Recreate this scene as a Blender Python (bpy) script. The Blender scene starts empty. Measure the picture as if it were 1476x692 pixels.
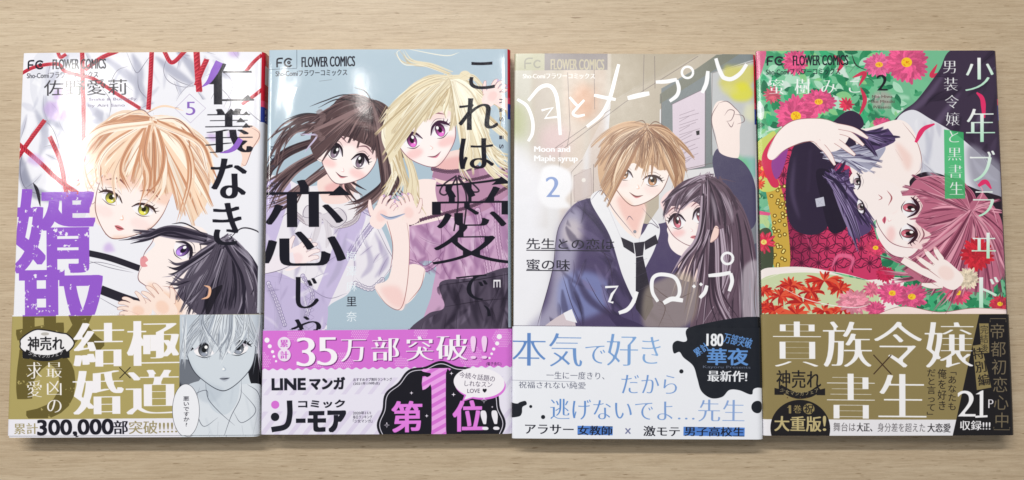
import bpy, math, random
import numpy as np
from math import radians as R

sc = bpy.context.scene
col = sc.collection
# ------------------------------------------------------------------ camera, light, exposure
MM = .001
cam_d = bpy.data.cameras.new('camera'); cam = bpy.data.objects.new('camera', cam_d); col.objects.link(cam); sc.camera = cam
cam.location = (0, -32.1 * MM, 422.4 * MM); cam.rotation_euler = (R(4.346), 0, R(-.27))
cam_d.sensor_width = 36; cam_d.lens = 36 * 1278 / 1476; cam_d.clip_start = .01; cam_d.clip_end = 20
cam_d.shift_x = 0; cam_d.shift_y = 0
w = bpy.data.worlds.new('World'); sc.world = w; w.use_nodes = True
bg = w.node_tree.nodes['Background']; bg.inputs[0].default_value = (.90, .95, 1, 1); bg.inputs[1].default_value = .25
def lamp(name, loc, sx, sy, power, colr=(1, .97, .93)):
    L = bpy.data.lights.new(name, 'AREA'); L.shape = 'RECTANGLE'; L.size = sx; L.size_y = sy; L.energy = power; L.color = colr
    o = bpy.data.objects.new(name, L); o.location = loc; col.objects.link(o)
    return o
lamp('ceiling_lamp', (-.97, .41, 1.5), .13, .34, 2.9)
lamp('ceiling_lamp', (-.575, .47, 1.5), .06, .16, .7)
lamp('ceiling_lamp', (-.33, .455, 1.5), .05, .14, .4)
lamp('ceiling_lamp', (.03, .47, 1.5), .10, .20, 1.0)
lamp('ceiling_lamp', (.17, .47, 1.5), .20, .20, 2.6)
lamp('ceiling_lamp', (-.42, .80, 1.5), .9, .10, 23.5)
sc.view_settings.view_transform = 'Standard'; sc.view_settings.look = 'None'; sc.view_settings.gamma = 1; sc.view_settings.exposure = 0
sc.render.engine = 'CYCLES'
# ------------------------------------------------------------------ printing: a small vector rasteriser
# Everything printed on the jackets and bands is flat ink, so it is drawn here as vector shapes into
# a pixel sheet per book (nothing is loaded from disk).
S = 3.0                                   # sheet pixels per unit of the drawing grid

def homography(src, dst):
    A = []
    for (x, y), (u, v) in zip(src, dst):
        A.append([x, y, 1, 0, 0, 0, -u * x, -u * y, -u]); A.append([0, 0, 0, x, y, 1, -v * x, -v * y, -v])
    return np.linalg.svd(np.array(A, float))[2][-1].reshape(3, 3)

def cr(pts, closed=False, n=8):
    """Catmull-Rom through the points."""
    P = np.asarray(pts, float)
    if len(P) < 3: return P
    if closed: Q = np.vstack([P[-1], P, P[0], P[1]])
    else: Q = np.vstack([2 * P[0] - P[1], P, 2 * P[-1] - P[-2]])
    t = np.linspace(0, 1, n, endpoint=False)[:, None]; out = []
    for i in range(len(Q) - 3):
        a, b, c, d = Q[i:i + 4]
        out.append(.5 * ((2 * b) + (c - a) * t + (2 * a - 5 * b + 4 * c - d) * t ** 2 + (-a + 3 * b - 3 * c + d) * t ** 3))
    if not closed: out.append(Q[-2][None])
    return np.vstack(out)

def bez(a, b, c, n=9):
    t = np.linspace(0, 1, n)[:, None]; a, b, c = map(np.asarray, (a, b, c))
    return (1 - t) ** 2 * a + 2 * t * (1 - t) * b + t * t * c

def ell(cx, cy, rx, ry=None, rot=0, n=28, a0=0, a1=360):
    ry = rx if ry is None else ry
    a = np.radians(np.linspace(a0, a1, n, endpoint=(a1 - a0) < 360)); r = math.radians(rot)
    x, y = rx * np.cos(a), ry * np.sin(a)
    return np.stack([cx + x * math.cos(r) - y * math.sin(r), cy + x * math.sin(r) + y * math.cos(r)], 1)

def ribbon(pts, w, taper='both'):
    """Closed outline of a brush stroke of width w along pts; taper: both, end, start, none or an array."""
    P = np.asarray(pts, float); n = len(P)
    d = np.gradient(P, axis=0); d /= np.linalg.norm(d, axis=1)[:, None] + 1e-9
    nr = np.stack([-d[:, 1], d[:, 0]], 1); t = np.linspace(0, 1, n)
    if isinstance(taper, str):
        k = {'both': np.sin(np.pi * np.clip(t, .02, .98)) ** .7, 'end': (1 - t ** 1.6) + .03, 'start': t ** .6 + .03, 'none': np.ones(n)}[taper]
    else: k = np.interp(t, np.linspace(0, 1, len(taper)), taper)
    o = nr * (k * w / 2)[:, None]
    return np.vstack([P + o, (P - o)[::-1]])

def box1(a, r, ax):
    if r < 1: return a
    k = 2 * r + 1; pad = [(0, 0)] * a.ndim; pad[ax] = (r + 1, r)
    c = np.cumsum(np.pad(a, pad, mode='edge'), axis=ax, dtype=np.float64)
    n = a.shape[ax]
    hi = np.take(c, range(k, k + n), axis=ax); lo = np.take(c, range(0, n), axis=ax)
    return ((hi - lo) / k).astype(np.float32)

def blur(a, r):
    r = int(round(r))
    for _ in range(2): a = box1(box1(a, r, 0), r, 1)
    return a

def mfilt(a, r, ax, f):
    """max/min filter of half width r (fractional) along an axis."""
    n = int(r); fr = r - n; out = a
    def sh(k):
        b = np.zeros_like(a); n = a.shape[ax]
        if abs(k) >= n: return b
        sl = lambda i, j: tuple([slice(i, j) if d == ax else slice(None) for d in range(2)])
        if k > 0: b[sl(k, n)] = a[sl(0, n - k)]
        else: b[sl(0, n + k)] = a[sl(-k, n)]
        return b
    for k in range(1, n + 1): out = f(out, f(sh(k), sh(-k)))
    if fr > .05:
        e = f(out, f(sh(n + 1), sh(-n - 1))); out = out * (1 - fr) + e * fr
    return out

_rng = np.random.default_rng(11)
def noise(h, w, cell, seed=0, oct=1):
    r = np.random.default_rng(seed); out = np.zeros((h, w), np.float32); amp = 1; tot = 0
    for o in range(oct):
        c = max(1.5, cell / 2 ** o); gh, gw = int(h / c) + 3, int(w / c) + 3
        g = r.random((gh, gw)).astype(np.float32)
        y = np.arange(h) / c; x = np.arange(w) / c
        yi, xi = y.astype(int), x.astype(int); fy, fx = (y - yi), (x - xi)
        fy = (fy * fy * (3 - 2 * fy))[:, None]; fx = (fx * fx * (3 - 2 * fx))[None]
        a = g[yi][:, xi]; b = g[yi][:, xi + 1]; cc = g[yi + 1][:, xi]; dd = g[yi + 1][:, xi + 1]
        out += amp * ((a * (1 - fx) + b * fx) * (1 - fy) + (cc * (1 - fx) + dd * fx) * fy); tot += amp; amp *= .5
    return out / tot

class Sheet:
    def __init__(s, quad, w, h, extra, base):
        s.H = int(h * S); s.W = int(w * S); s.F = w; s.full = int((w + extra) * S)
        s.M = homography(quad, [(0, 0), (s.W, 0), (s.W, s.H), (0, s.H)])
        s.Mi = np.linalg.inv(s.M)
        s.a = np.empty((s.H, s.full, 3), np.float32); s.a[:] = np.array(base) / 255.
        s.clip = None
    def tx(s, P):
        P = np.asarray(P, float); q = np.c_[P, np.ones(len(P))] @ s.M.T
        return q[:, :2] / q[:, 2:]
    def cover(s, polys, raw=None, pad=0):
        """anti-aliased coverage of closed outlines -> (x0, y0, mask)."""
        if raw is not None: E = raw
        else:
            L = []
            for p in polys:
                q = s.tx(p)
                a = np.sum(q[:, 0] * np.roll(q[:, 1], -1) - q[:, 1] * np.roll(q[:, 0], -1))
                if a < 0: q = q[::-1]
                L.append(np.hstack([q, np.roll(q, -1, 0)]))
            E = np.vstack(L)
        x0 = int(max(0, math.floor(min(E[:, 0].min(), E[:, 2].min())) - pad)); x1 = int(min(s.full, math.ceil(max(E[:, 0].max(), E[:, 2].max())) + pad + 1))
        y0 = int(max(0, math.floor(min(E[:, 1].min(), E[:, 3].min())) - pad)); y1 = int(min(s.H, math.ceil(max(E[:, 1].max(), E[:, 3].max())) + pad + 1))
        if x1 <= x0 or y1 <= y0: return None
        w, h = x1 - x0, y1 - y0; K = 4
        xa, ya, xb, yb = E[:, 0] - x0, (E[:, 1] - y0) * K, E[:, 2] - x0, (E[:, 3] - y0) * K
        sg = np.where(yb > ya, 1., -1.); sw = yb < ya
        xa, xb = np.where(sw, xb, xa), np.where(sw, xa, xb); ya, yb = np.where(sw, yb, ya), np.where(sw, ya, yb)
        k0 = np.clip(np.ceil(ya - .5), 0, h * K).astype(int); k1 = np.clip(np.ceil(yb - .5), 0, h * K).astype(int)
        n = k1 - k0; keep = n > 0
        n, k0, xa, xb, ya, yb, sg = n[keep], k0[keep], xa[keep], xb[keep], ya[keep], yb[keep], sg[keep]
        if not len(n): return None
        idx = np.repeat(np.arange(len(n)), n); off = np.arange(n.sum()) - np.repeat(np.cumsum(n) - n, n)
        k = k0[idx] + off
        x = xa[idx] + (k + .5 - ya[idx]) / (yb[idx] - ya[idx]) * (xb[idx] - xa[idx])
        x = np.clip(x, 0, w + .999); xi = x.astype(int); f = x - xi; v = sg[idx] / K
        acc = np.bincount((k // K) * (w + 3) + xi, v * (1 - f), h * (w + 3)) + np.bincount((k // K) * (w + 3) + xi + 1, v * f, h * (w + 3))
        m = np.abs(np.cumsum(acc.reshape(h, w + 3), 1))[:, :w]
        return x0, y0, np.clip(m, 0, 1).astype(np.float32)
    def paint(s, c, col, alpha=1., mode=None):
        if c is None: return
        x0, y0, m = c; h, w = m.shape; t = s.a[y0:y0 + h, x0:x0 + w]
        if s.clip is not None: m = m * s.clip[y0:y0 + h, x0:x0 + w]
        m = (m * alpha)[..., None]
        if callable(col): cc = col(x0, y0, w, h)
        else: cc = np.array(col, np.float32) / 255.
        if mode == 'mul': t *= (1 - m) + m * cc
        elif mode == 'scr': t[:] = t + m * cc * (1 - t)
        else: t[:] = t * (1 - m) + cc * m
    def fill(s, polys, col, alpha=1., soft=0, mode=None):
        if isinstance(polys, np.ndarray) or not isinstance(polys[0][0], (list, tuple, np.ndarray)): polys = [polys]
        soft *= S
        c = s.cover(polys, pad=int(soft * 3) + 1 if soft else 0)
        if c is None: return
        if soft: c = (c[0], c[1], blur(c[2], soft))
        s.paint(c, col, alpha, mode)
    def line(s, pts, w, col, alpha=1., taper='both', smooth=True, soft=0):
        s.fill(ribbon(cr(pts) if smooth else np.asarray(pts, float), w, taper), col, alpha, soft)
    def lines(s, L, w, col, alpha=1., taper='both'):
        s.fill([ribbon(cr(p), w, taper) for p in L], col, alpha)
    def grad(s, p0, c0, p1, c1):
        """colour running from c0 at p0 to c1 at p1."""
        a, b = s.tx([p0, p1]); d = b - a; L = d @ d; c0, c1 = np.array(c0) / 255., np.array(c1) / 255.
        def f(x0, y0, w, h):
            X, Y = np.meshgrid(np.arange(x0, x0 + w), np.arange(y0, y0 + h))
            t = np.clip(((X - a[0]) * d[0] + (Y - a[1]) * d[1]) / L, 0, 1)[..., None]
            return (c0 * (1 - t) + c1 * t).astype(np.float32)
        return f
    def setclip(s, polys=None):
        s.clip = None
        if polys is None: return
        if isinstance(polys, np.ndarray) or not isinstance(polys[0][0], (list, tuple, np.ndarray)): polys = [polys]
        m = np.zeros((s.H, s.full), np.float32); c = s.cover(polys)
        if c: m[c[1]:c[1] + c[2].shape[0], c[0]:c[0] + c[2].shape[1]] = c[2]
        s.clip = m
    def glyphs(s, E, col, alpha=1., wx=0, wy=0, grunge=0, soft=0, fx='dil'):
        """E: Nx4 edges in drawing units; wx, wy: extra stroke weight across and down (negative thins)."""
        A, B = s.tx(E[:, :2]), s.tx(E[:, 2:]); pad = int(max(abs(wx), abs(wy), 0) * S + 3 + soft * 3 * S)
        c = s.cover(None, raw=np.hstack([A, B]), pad=pad)
        if c is None: return
        x0, y0, m = c
        if wy < 0: m = mfilt(m, -wy * S / 2, 0, np.minimum)
        if wx < 0: m = mfilt(m, -wx * S / 2, 1, np.minimum)
        if wx > 0: m = mfilt(m, wx * S / 2, 1, np.maximum)
        if wy > 0: m = mfilt(m, wy * S / 2, 0, np.maximum)
        if grunge:
            nz = noise(*m.shape, 22, 5, 4); nf = noise(*m.shape, 5, 6, 2)
            m = m * np.clip((nz + .35 * nf - grunge) * 14, 0, 1)
        if soft: m = blur(m, soft * S)
        s.paint((x0, y0, m), col, alpha)

_gc = {}
def outline(txt):
    """edges (x, y up) of a piece of text, from the built-in font."""
    if txt in _gc: return _gc[txt]
    cu = bpy.data.curves.new('lettering', 'FONT'); cu.body = txt; cu.size = 1; cu.resolution_u = 5
    o = bpy.data.objects.new('lettering', cu); bpy.context.scene.collection.objects.link(o)
    bpy.context.view_layer.update(); me = o.to_mesh()
    V = np.array([v.co[:2] for v in me.vertices]).reshape(-1, 2); E = []
    for p in me.polygons:
        v = V[list(p.vertices)]
        if np.sum(v[:, 0] * np.roll(v[:, 1], -1) - v[:, 1] * np.roll(v[:, 0], -1)) < 0: v = v[::-1]
        E.append(np.hstack([v, np.roll(v, -1, 0)]))
    o.to_mesh_clear(); bpy.data.objects.remove(o); bpy.data.curves.remove(cu)
    _gc[txt] = np.vstack(E) if E else np.zeros((0, 4))
    return _gc[txt]

def xf(E, f):
    A = f(E[:, :2]); B = f(E[:, 2:]); return np.hstack([A, B])

def T(s, txt, box, col, dir='fit', rot=0, slant=0, **k):
    """lettering in a box (x0, y0, x1, y1): fit = the whole string fills it, h / v = one cell per sign."""
    x0, y0, x1, y1 = box; L = []
    if dir == 'fit':
        E = outline(txt); a = E.reshape(-1, 2); mn, mx = a.min(0), a.max(0); sz = np.maximum(mx - mn, 1e-6)
        L.append(xf(E, lambda p: np.stack([x0 + (p[:, 0] - mn[0]) / sz[0] * (x1 - x0), y1 - (p[:, 1] - mn[1]) / sz[1] * (y1 - y0)], 1)))
    else:
        n = len(txt)
        for i, ch in enumerate(txt):
            if ch in ' \u3000': continue
            E = outline(ch)
            if dir == 'h': a, b, c, d = x0 + (x1 - x0) * i / n, y0, (x1 - x0) / n, y1 - y0
            else: a, b, c, d = x0, y0 + (y1 - y0) * i / n, x1 - x0, (y1 - y0) / n
            if 'g' in k: pass
            if dir == 'v' and ch in '「」ー…!': # upright columns turn these
                E = xf(E, lambda p: np.stack([.5 + (p[:, 1] - .38), .38 - (p[:, 0] - .5)], 1)) if ch != '!' else E
            if dir == 'v' and ch in '、。': E = E + np.array([.55, .5, .55, .5])
            ad = .5 - (E.reshape(-1, 2)[:, 0].max() + E.reshape(-1, 2)[:, 0].min()) / 2 if ord(ch) < 256 else 0
            L.append(xf(E, lambda p: np.stack([a + (p[:, 0] + ad) * c, b + (.88 - p[:, 1]) * d], 1)))
    if not L: return
    E = np.vstack(L)
    if rot or slant:
        cx, cy = (x0 + x1) / 2, (y0 + y1) / 2; r = math.radians(rot); C, D = math.cos(r), math.sin(r)
        def f(p):
            x = p[:, 0] - cx - slant * (p[:, 1] - cy); y = p[:, 1] - cy
            return np.stack([cx + x * C - y * D, cy + x * D + y * C], 1)
        E = xf(E, f)
    s.glyphs(E, col, **k)

def M(s, txt, box, col, w=1., **k):
    """brush / serif look: uprights thick, crossbars hairline."""
    x0, y0, x1, y1 = box; d = k.get('dir', 'fit'); n = max(1, len(txt)); e = k.pop('e', 1.)
    em = {'fit': y1 - y0, 'h': y1 - y0, 'v': x1 - x0}[d]
    T(s, txt, box, col, wx=em * .045 * w, wy=-em * .042 * e, **k)

# ------------------------------------------------------------------ drawing people in a generic picture-story manner
def frame(c, sc, rot):
    r = math.radians(rot); C, D = math.cos(r), math.sin(r)
    def f(p):
        p = np.asarray(p, float).reshape(-1, 2) * sc
        return np.stack([c[0] + p[:, 0] * C - p[:, 1] * D, c[1] + p[:, 0] * D + p[:, 1] * C], 1)
    return f

def eye(s, f, x, y, w, h, iris, lash, flip=1, openness=1., white=(250, 247, 250)):
    """one eye in the local frame f; flip = +1 when the outer corner is on the right."""
    q = lambda *p: f([(x + flip * a * w, y + b * h) for a, b in p])
    s.fill(cr(q((-.5, .15), (-.25, -.32 * openness), (.1, -.45 * openness), (.42, -.2), (.5, .1), (.3, .42), (-.05, .5), (-.35, .4)), True), white)
    s.fill(cr(q((-.5, .1), (-.2, -.4), (.2, -.45), (.5, 0), (.3, -.1), (-.2, -.12)), True), (120, 100, 130), .35, soft=.3)
    o = f([(x + flip * .03 * w, y + .03 * h)])[0]; rr = np.linalg.norm(f([(1, 0)])[0] - f([(0, 0)])[0])
    e = lambda dx, dy, a, b: cr(f([(x + flip * .03 * w + dx * w + a * w * math.cos(t), y + .03 * h + dy * h + b * h * math.sin(t)) for t in np.linspace(0, 6.283, 14, endpoint=False)]), True, 4)
    dk = tuple(int(v * .35) for v in iris); lt = tuple(min(255, int(v * 1.25 + 40)) for v in iris)
    s.fill(e(0, 0, .27, .47), dk)
    s.fill(e(0, .04, .235, .41), s.grad(f([(x, y - .35 * h)])[0], dk, f([(x, y + .45 * h)])[0], lt))
    s.fill(e(0, -.02, .11, .2), tuple(int(v * .2) for v in iris))
    s.fill(e(0, .27, .14, .1), lt, .8)
    s.fill(e(-.1 * flip, -.2, .075, .12), (255, 255, 255)); s.fill(e(.1, .2, .04, .06), (255, 255, 255), .9)
    up = cr(q((-.56, .16), (-.3, -.34 * openness), (.08, -.52 * openness), (.42, -.3), (.66, .02)))
    s.fill(ribbon(up, h * rr * .2, [.25, .8, 1, 1.1, .15]), lash)
    for a, b, c2, d in ((.5, -.12, .78, -.3), (.42, -.26, .66, -.52), (.3, -.36, .46, -.66)):
        s.fill(ribbon(bez(q((a, b))[0], q(((a + c2) / 2 + .04, (b + d) / 2 + .05))[0], q((c2, d))[0]), h * rr * .07, 'end'), lash)
    s.fill(ribbon(cr(q((-.3, .5), (.05, .58), (.42, .36))), h * rr * .06), lash, .8)
    s.fill(ribbon(cr(q((-.4, -.45), (0, -.75), (.45, -.58))), h * rr * .045), lash, .55)

def face(s, c, sc, rot, turn=0., skin=(253, 238, 232), shade=(243, 196, 184), iris=(90, 70, 60), line=(120, 80, 80), lash=(45, 30, 40),
         squash=1., eh=.42, ew=.6, blush=.5, mouth='smile', openness=1., ey=.38, lip=(214, 110, 120), brow=None, ear=None):
    f = frame(c, sc, rot); t = turn
    o = [(-1 + .05 * t, -.7), (-1, -.2), (-.97 + .06 * t, .3), (-.8 + .15 * t, .78), (-.46 + .3 * t, 1.14), (-.13 + .38 * t, 1.36), (.13 + .38 * t, 1.36),
         (.5 + .3 * t, 1.12), (.84 + .15 * t, .75), (.98 + .06 * t, .3), (1, -.2), (1 + .05 * t, -.7), (.5, -1.05), (-.5, -1.05)]
    o = [(x, y * squash) for x, y in o]
    if ear is not None:
        e = cr(f([(ear * .95, .15), (ear * 1.2, .05), (ear * 1.26, .3), (ear * 1.12, .62), (ear * .95, .62)]), True)
        s.fill(e, skin); s.fill(ribbon(np.vstack([e, e[:1]]), .7, 'none'), line, .7)
        s.fill(ribbon(cr(f([(ear * 1.02, .2), (ear * 1.14, .22), (ear * 1.1, .45)])), .6), shade)
    P = cr(f(o), True)
    s.fill(P, skin)
    k = s.clip; s.setclip(P) if k is None else None
    s.fill(cr(f([(-1.3, -1), (1.3, -1), (1.15, -.1), (.4, -.02), (0, -.2), (-.5, 0), (-1.15, -.1)]), True), shade, .6, soft=2.4)
    sd = 1 if t <= 0 else -1
    s.fill(cr(f([(sd * 1.1, -.4), (sd * .93, .4), (sd * .5, 1.05), (.4 * t, 1.36), (.5 * sd, 1.7), (sd * 1.4, .8)]), True), shade, .55, soft=2)
    for e in (-1, 1): s.fill(cr(f(ell(e * .56 + .22 * t, .74 * squash, .3, .16)), True, 3), (244, 130, 130), blush * .3, soft=2.4)
    if k is None: s.setclip()
    s.fill(ribbon(cr(f(o[1:11])), sc * .014 + .5, [.4, 1, .8, 1.1, .8, 1, .4]), line, .9)
    for e in (-1, 1):
        wdt = ew * (1 - .16 * e * -t if e * t < 0 else 1 - .12 * abs(t))
        eye(s, f, e * .47 + .2 * t, ey, wdt, eh, iris, lash, e, openness)
        b = brow or line
        s.fill(ribbon(cr(f([(e * .2 + .2 * t, ey - .44), (e * .5 + .2 * t, ey - .56), (e * .82 + .18 * t, ey - .4)])), sc * .055), b, .85)
    s.fill(ribbon(cr(f([(.02 + .3 * t, .66), (.09 + .34 * t, .78), (.0 + .33 * t, .82)])), sc * .035), shade, 1)
    s.fill(cr(f(ell(.03 + .3 * t, .76, .035, .03)), True, 3), (255, 255, 255), .9)
    m = .25 * t + .05; y = 1.03 * squash
    if mouth == 'smile':
        s.fill(cr(f([(m - .2, y - .03), (m, y + .02), (m + .2, y - .03), (m + .02, y + .09)]), True), lip, .75)
        s.fill(ribbon(cr(f([(m - .24, y - .05), (m, y + .03), (m + .24, y - .05)])), sc * .04), line)
    else:
        s.fill(cr(f([(m - .14, y), (m - .03, y - .05), (m + .13, y), (m, y + .09)]), True), lip, .85)
        s.fill(ribbon(cr(f([(m - .15, y), (m, y + .015), (m + .15, y - .005)])), sc * .035), line)
    return f

def hair(s, root, tips, n, base, dark, light, line, w=5., bulge=.25, seed=1, jit=6., mass=True, rj=3., lines=.6, wvar=.6, alpha=1., both=False):
    """locks sweeping from the crown (root) to the tips along a rim; base mass under many tapered strands."""
    r = np.random.default_rng(seed); tp = cr(tips, n=12); root = np.asarray(root, float)
    n = int(n * 1.5); w = w * .72
    def curve(t, j, rr, bb):
        i = t * (len(tp) - 1); a = tp[int(i)]; b = tp[min(int(i) + 1, len(tp) - 1)]; e = a + (b - a) * (i - int(i)) + r.normal(0, j, 2)
        o = root + r.normal(0, rr, 2); d = e - o; side = 1 if (t - .5) > 0 else -1
        if both: nrm = np.array([d[1], -d[0]]) * -1.5 * t
        else: nrm = np.array([d[1], -d[0]]) * side * (abs(t - .5) * 2) ** .8 * 1.2
        return bez(o, o + d * .45 + nrm * bb, e, 11)
    if mass:
        P = [root]
        A = curve(0, 0, 0, bulge * .8)[1:]; B = curve(1, 0, 0, bulge * .8)[1:][::-1]
        s.fill(np.vstack([A, tp, B]), base, alpha)
    ts = r.permutation(np.linspace(0.005, .995, n))
    pal = [base, dark, base, light, base, light]
    K = max(6, n // 6); off = r.normal(0, jit, (K + 1, 2)); ln = r.uniform(.86, 1.1, K + 1)
    for i, t in enumerate(ts):
        k = int(t * K); tc = (k + .5) / K
        p = curve(float(np.clip(tc + (t - tc) * .35, .005, .995)), jit * .12, rj, bulge * r.uniform(.75, 1.15)); ww = w * r.uniform(1 - wvar, 1 + wvar)
        g = np.linspace(0, 1, len(p))[:, None]; q0 = curve(float(np.clip(t, .005, .995)), 0, rj * .5, bulge * 1.05)
        p = q0 * (1 - g ** 1.3) + p * g ** 1.3 + off[k] * g ** 2 + (p[-1] - p[0]) * (ln[k] - 1) * g ** 2
        col = pal[r.integers(len(pal))]
        k = r.uniform(.93, 1.05); col = tuple(min(255, c * k) for c in col)
        q = ribbon(p, ww, [.25, .8, 1, .9, .6, .05])
        s.fill(q, col, alpha * .92)
        if r.random() < lines:
            s.fill(ribbon(p + r.normal(0, .3, 2), .62, [.3, 1, .8, 1, .3]), line, .75 * alpha)
            s.fill(ribbon(p[5:] + r.normal(0, .5, 2), ww * .5, [.1, .8, .9, .2]), dark, .35 * alpha)
            s.fill(ribbon(p[2:] + np.array([ww * .2, 0]), ww * .28, 'both'), dark, .45 * alpha)

def locks(s, L, w, base, dark, light, line, n=6, spread=5., seed=3, alpha=1.):
    """loose locks following given guide paths, n strands each."""
    r = np.random.default_rng(seed)
    for p in L:
        P = cr(p)
        for i in range(n):
            o = r.normal(0, 1, 2) * spread * .3; e = r.normal(0, 1, 2) * spread
            t = np.linspace(0, 1, len(P))[:, None]
            Q = P + o * (1 - t) + e * t ** 1.5 + np.stack([np.sin(t[:, 0] * r.uniform(3, 7) + r.uniform(0, 6)), np.cos(t[:, 0] * r.uniform(3, 7))], 1) * spread * .18
            col = [base, dark, light, base][r.integers(4)]
            s.fill(ribbon(Q, w * r.uniform(.5, 1.3), [.5, 1, .9, .6, .05]), col, .93 * alpha)
            if i % 2: s.fill(ribbon(Q, .6, [.4, 1, .8, .2]), line, .7 * alpha)

def inklines(s, root, tips, n, line, w=.6, bulge=.2, seed=2, jit=4, a=.7, both=False, t0=.0):
    """a last pass of fine pen lines over a head of hair."""
    r = np.random.default_rng(seed); tp = cr(tips, n=12); root = np.asarray(root, float); L = []
    for t in np.sort(r.uniform(0, 1, n)):
        e = tp[int(t * (len(tp) - 1))] + r.normal(0, jit, 2); o = root + r.normal(0, 3, 2); d = e - o; side = 1 if t > .5 else -1
        nrm = np.array([d[1], -d[0]]) * (-1.5 * t if both else side * (abs(t - .5) * 2) ** .8 * 1.2)
        b = bez(o, o + d * .45 + nrm * bulge * r.uniform(.8, 1.1), e, 17); q = int(r.uniform(0, 8)); L.append(ribbon(b[q:q + int(r.uniform(6, 10))], w * r.uniform(.7, 1.5), 'both'))
    s.fill(L, line, a)

def cloth(s, poly, n, dk, lt, line, ang=80, seed=0, w=7, L=34, spread=28):
    """drawn folds inside an outline: soft shades, bright ridges and thin pen lines."""
    r = np.random.default_rng(seed); P = cr(poly, True); k = s.clip; s.setclip(P); mn, mx = P.min(0), P.max(0)
    for i in range(n):
        c = r.uniform(mn, mx); a = math.radians(ang + r.normal(0, spread)); l = L * r.uniform(.5, 1.3); d = np.array([math.cos(a), math.sin(a)]) * l / 2; q = np.array([-d[1], d[0]]) * r.uniform(-.4, .4)
        b = bez(c - d, c + q, c + d, 9); s.fill(ribbon(b, w * r.uniform(.5, 1.4), [.2, .7, 1, .6, .1]), dk if i % 3 else lt, r.uniform(.25, .6), 1.)
        if i % 2: s.fill(ribbon(b + r.normal(0, 1.5, 2), .6, 'both'), line, .7)
    s.clip = k

def hand(s, c, sc, rot, curl=.3, skin=(253, 236, 229), shade=(243, 190, 175), line=(150, 95, 90), flip=1, spread=.07, nails=None):
    """palm with four fingers and a thumb; fingers point to -y of the local frame."""
    f0 = frame(c, sc, rot); f = lambda p: f0([(flip * a, b) for a, b in np.asarray(p, float).reshape(-1, 2)])
    th = cr(f([(-.42, .45), (-.75, .1), (-.95, -.25)]))
    q = ribbon(th, sc * .27, [1, 1, .8, .45]); s.fill(q, skin); s.fill(ribbon(np.vstack([q, q[:1]]), .55, 'none'), line, .7)
    palm = cr(f([(-.42, -.3), (0, -.42), (.42, -.25), (.46, .3), (.3, .95), (-.3, .95), (-.48, .4)]), True)
    s.fill(palm, skin); s.fill(cr(f(ell(.05, .25, .28, .35)), True, 3), shade, .4, soft=1.2)
    for i, (x, L, a) in enumerate(((.38, .62, 1.3), (.14, .86, .5), (-.12, .92, -.3), (-.36, .78, -1.1))):
        ang = math.radians(a * spread * 100); dx, dy = math.sin(ang), -math.cos(ang)
        b = (x, -.22); m = (x + dx * L * .5, -.22 + dy * L * .5)
        e = (m[0] + (dx + curl * .8) * L * .5, m[1] + dy * L * .5 * (1 - curl))
        q = ribbon(cr(f([b, m, e])), sc * .235, [.9, 1, .95, .9, .8, .4]); s.fill(q, skin)
        s.fill(ribbon(q[2:-2], .55, 'none'), line, .75)
        s.fill(ribbon(f([(m[0] - .06, m[1]), (m[0] + .06, m[1] - .01)]), .5), line, .5)
        if nails is not None: s.fill(cr(f(ell(e[0], e[1] + .04, .06, .08)), True, 3), nails, .9)

def folds(s, L, w, col, alpha=.5, soft=1.4):
    for p in L: s.fill(ribbon(cr(p), w), col, alpha, soft)

def rope(s, pts, w, col=(205, 48, 66), dk=(140, 22, 40), alpha=1.):
    P = cr(pts, n=16); s.fill(ribbon(P, w, 'none'), col, alpha)
    s.fill(ribbon(P + np.array([w * .25, w * .1]), w * .35, 'none'), dk, .45 * alpha)
    d = np.r_[0, np.cumsum(np.linalg.norm(np.diff(P, axis=0), axis=1))]; g = np.gradient(P, axis=0); L = []
    for q in np.arange(1, d[-1], w * .62):
        x = np.array([np.interp(q, d, P[:, 0]), np.interp(q, d, P[:, 1])]); t = np.array([np.interp(q, d, g[:, 0]), np.interp(q, d, g[:, 1])])
        t /= np.linalg.norm(t) + 1e-9; n_ = np.array([-t[1], t[0]])
        L.append(ribbon(bez(x - n_ * w * .5 - t * w * .35, x, x + n_ * w * .5 + t * w * .35, 5), w * .16))
    s.fill(L, dk, .8 * alpha)
    s.fill([ribbon(bez(l[0], l[2], l[4], 4) - np.array([w * .12, w * .1]), w * .1) for l in L], (240, 130, 140), .5 * alpha)

def flower(s, cx, cy, r, col, cen, seed=0, n=22, rings=3, tilt=1., line=(150, 30, 70)):
    g = np.random.default_rng(seed)
    for k in range(rings):
        R = r * (1 - .22 * k)
        for i in range(n - 3 * k):
            a = 6.283 * (i + .5 * k + g.normal(0, .12)) / (n - 3 * k); L = R * g.uniform(.86, 1.06)
            e = (cx + math.cos(a) * L, cy + math.sin(a) * L * tilt)
            m = (cx + math.cos(a + .08) * L * .55, cy + math.sin(a + .08) * L * .55 * tilt)
            q = ribbon(bez((cx, cy), m, e, 7), r * .26, [.5, .8, 1, 1, .3]); kk = g.uniform(.82, 1.12)
            s.fill(q, tuple(min(255, v * kk) for v in col))
            s.fill(ribbon(bez(m, m, e, 4), .6), line, .45)
    if cen is not None:
        s.fill(ell(cx, cy, r * .24, r * .22 * tilt), cen)
        for i in range(12):
            a = g.uniform(0, 6.28); q = r * .17 * g.uniform(0, 1); s.fill(ell(cx + q * math.cos(a), cy + q * math.sin(a) * tilt, r * .03, n=6), (220, 120, 20), .7)

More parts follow.
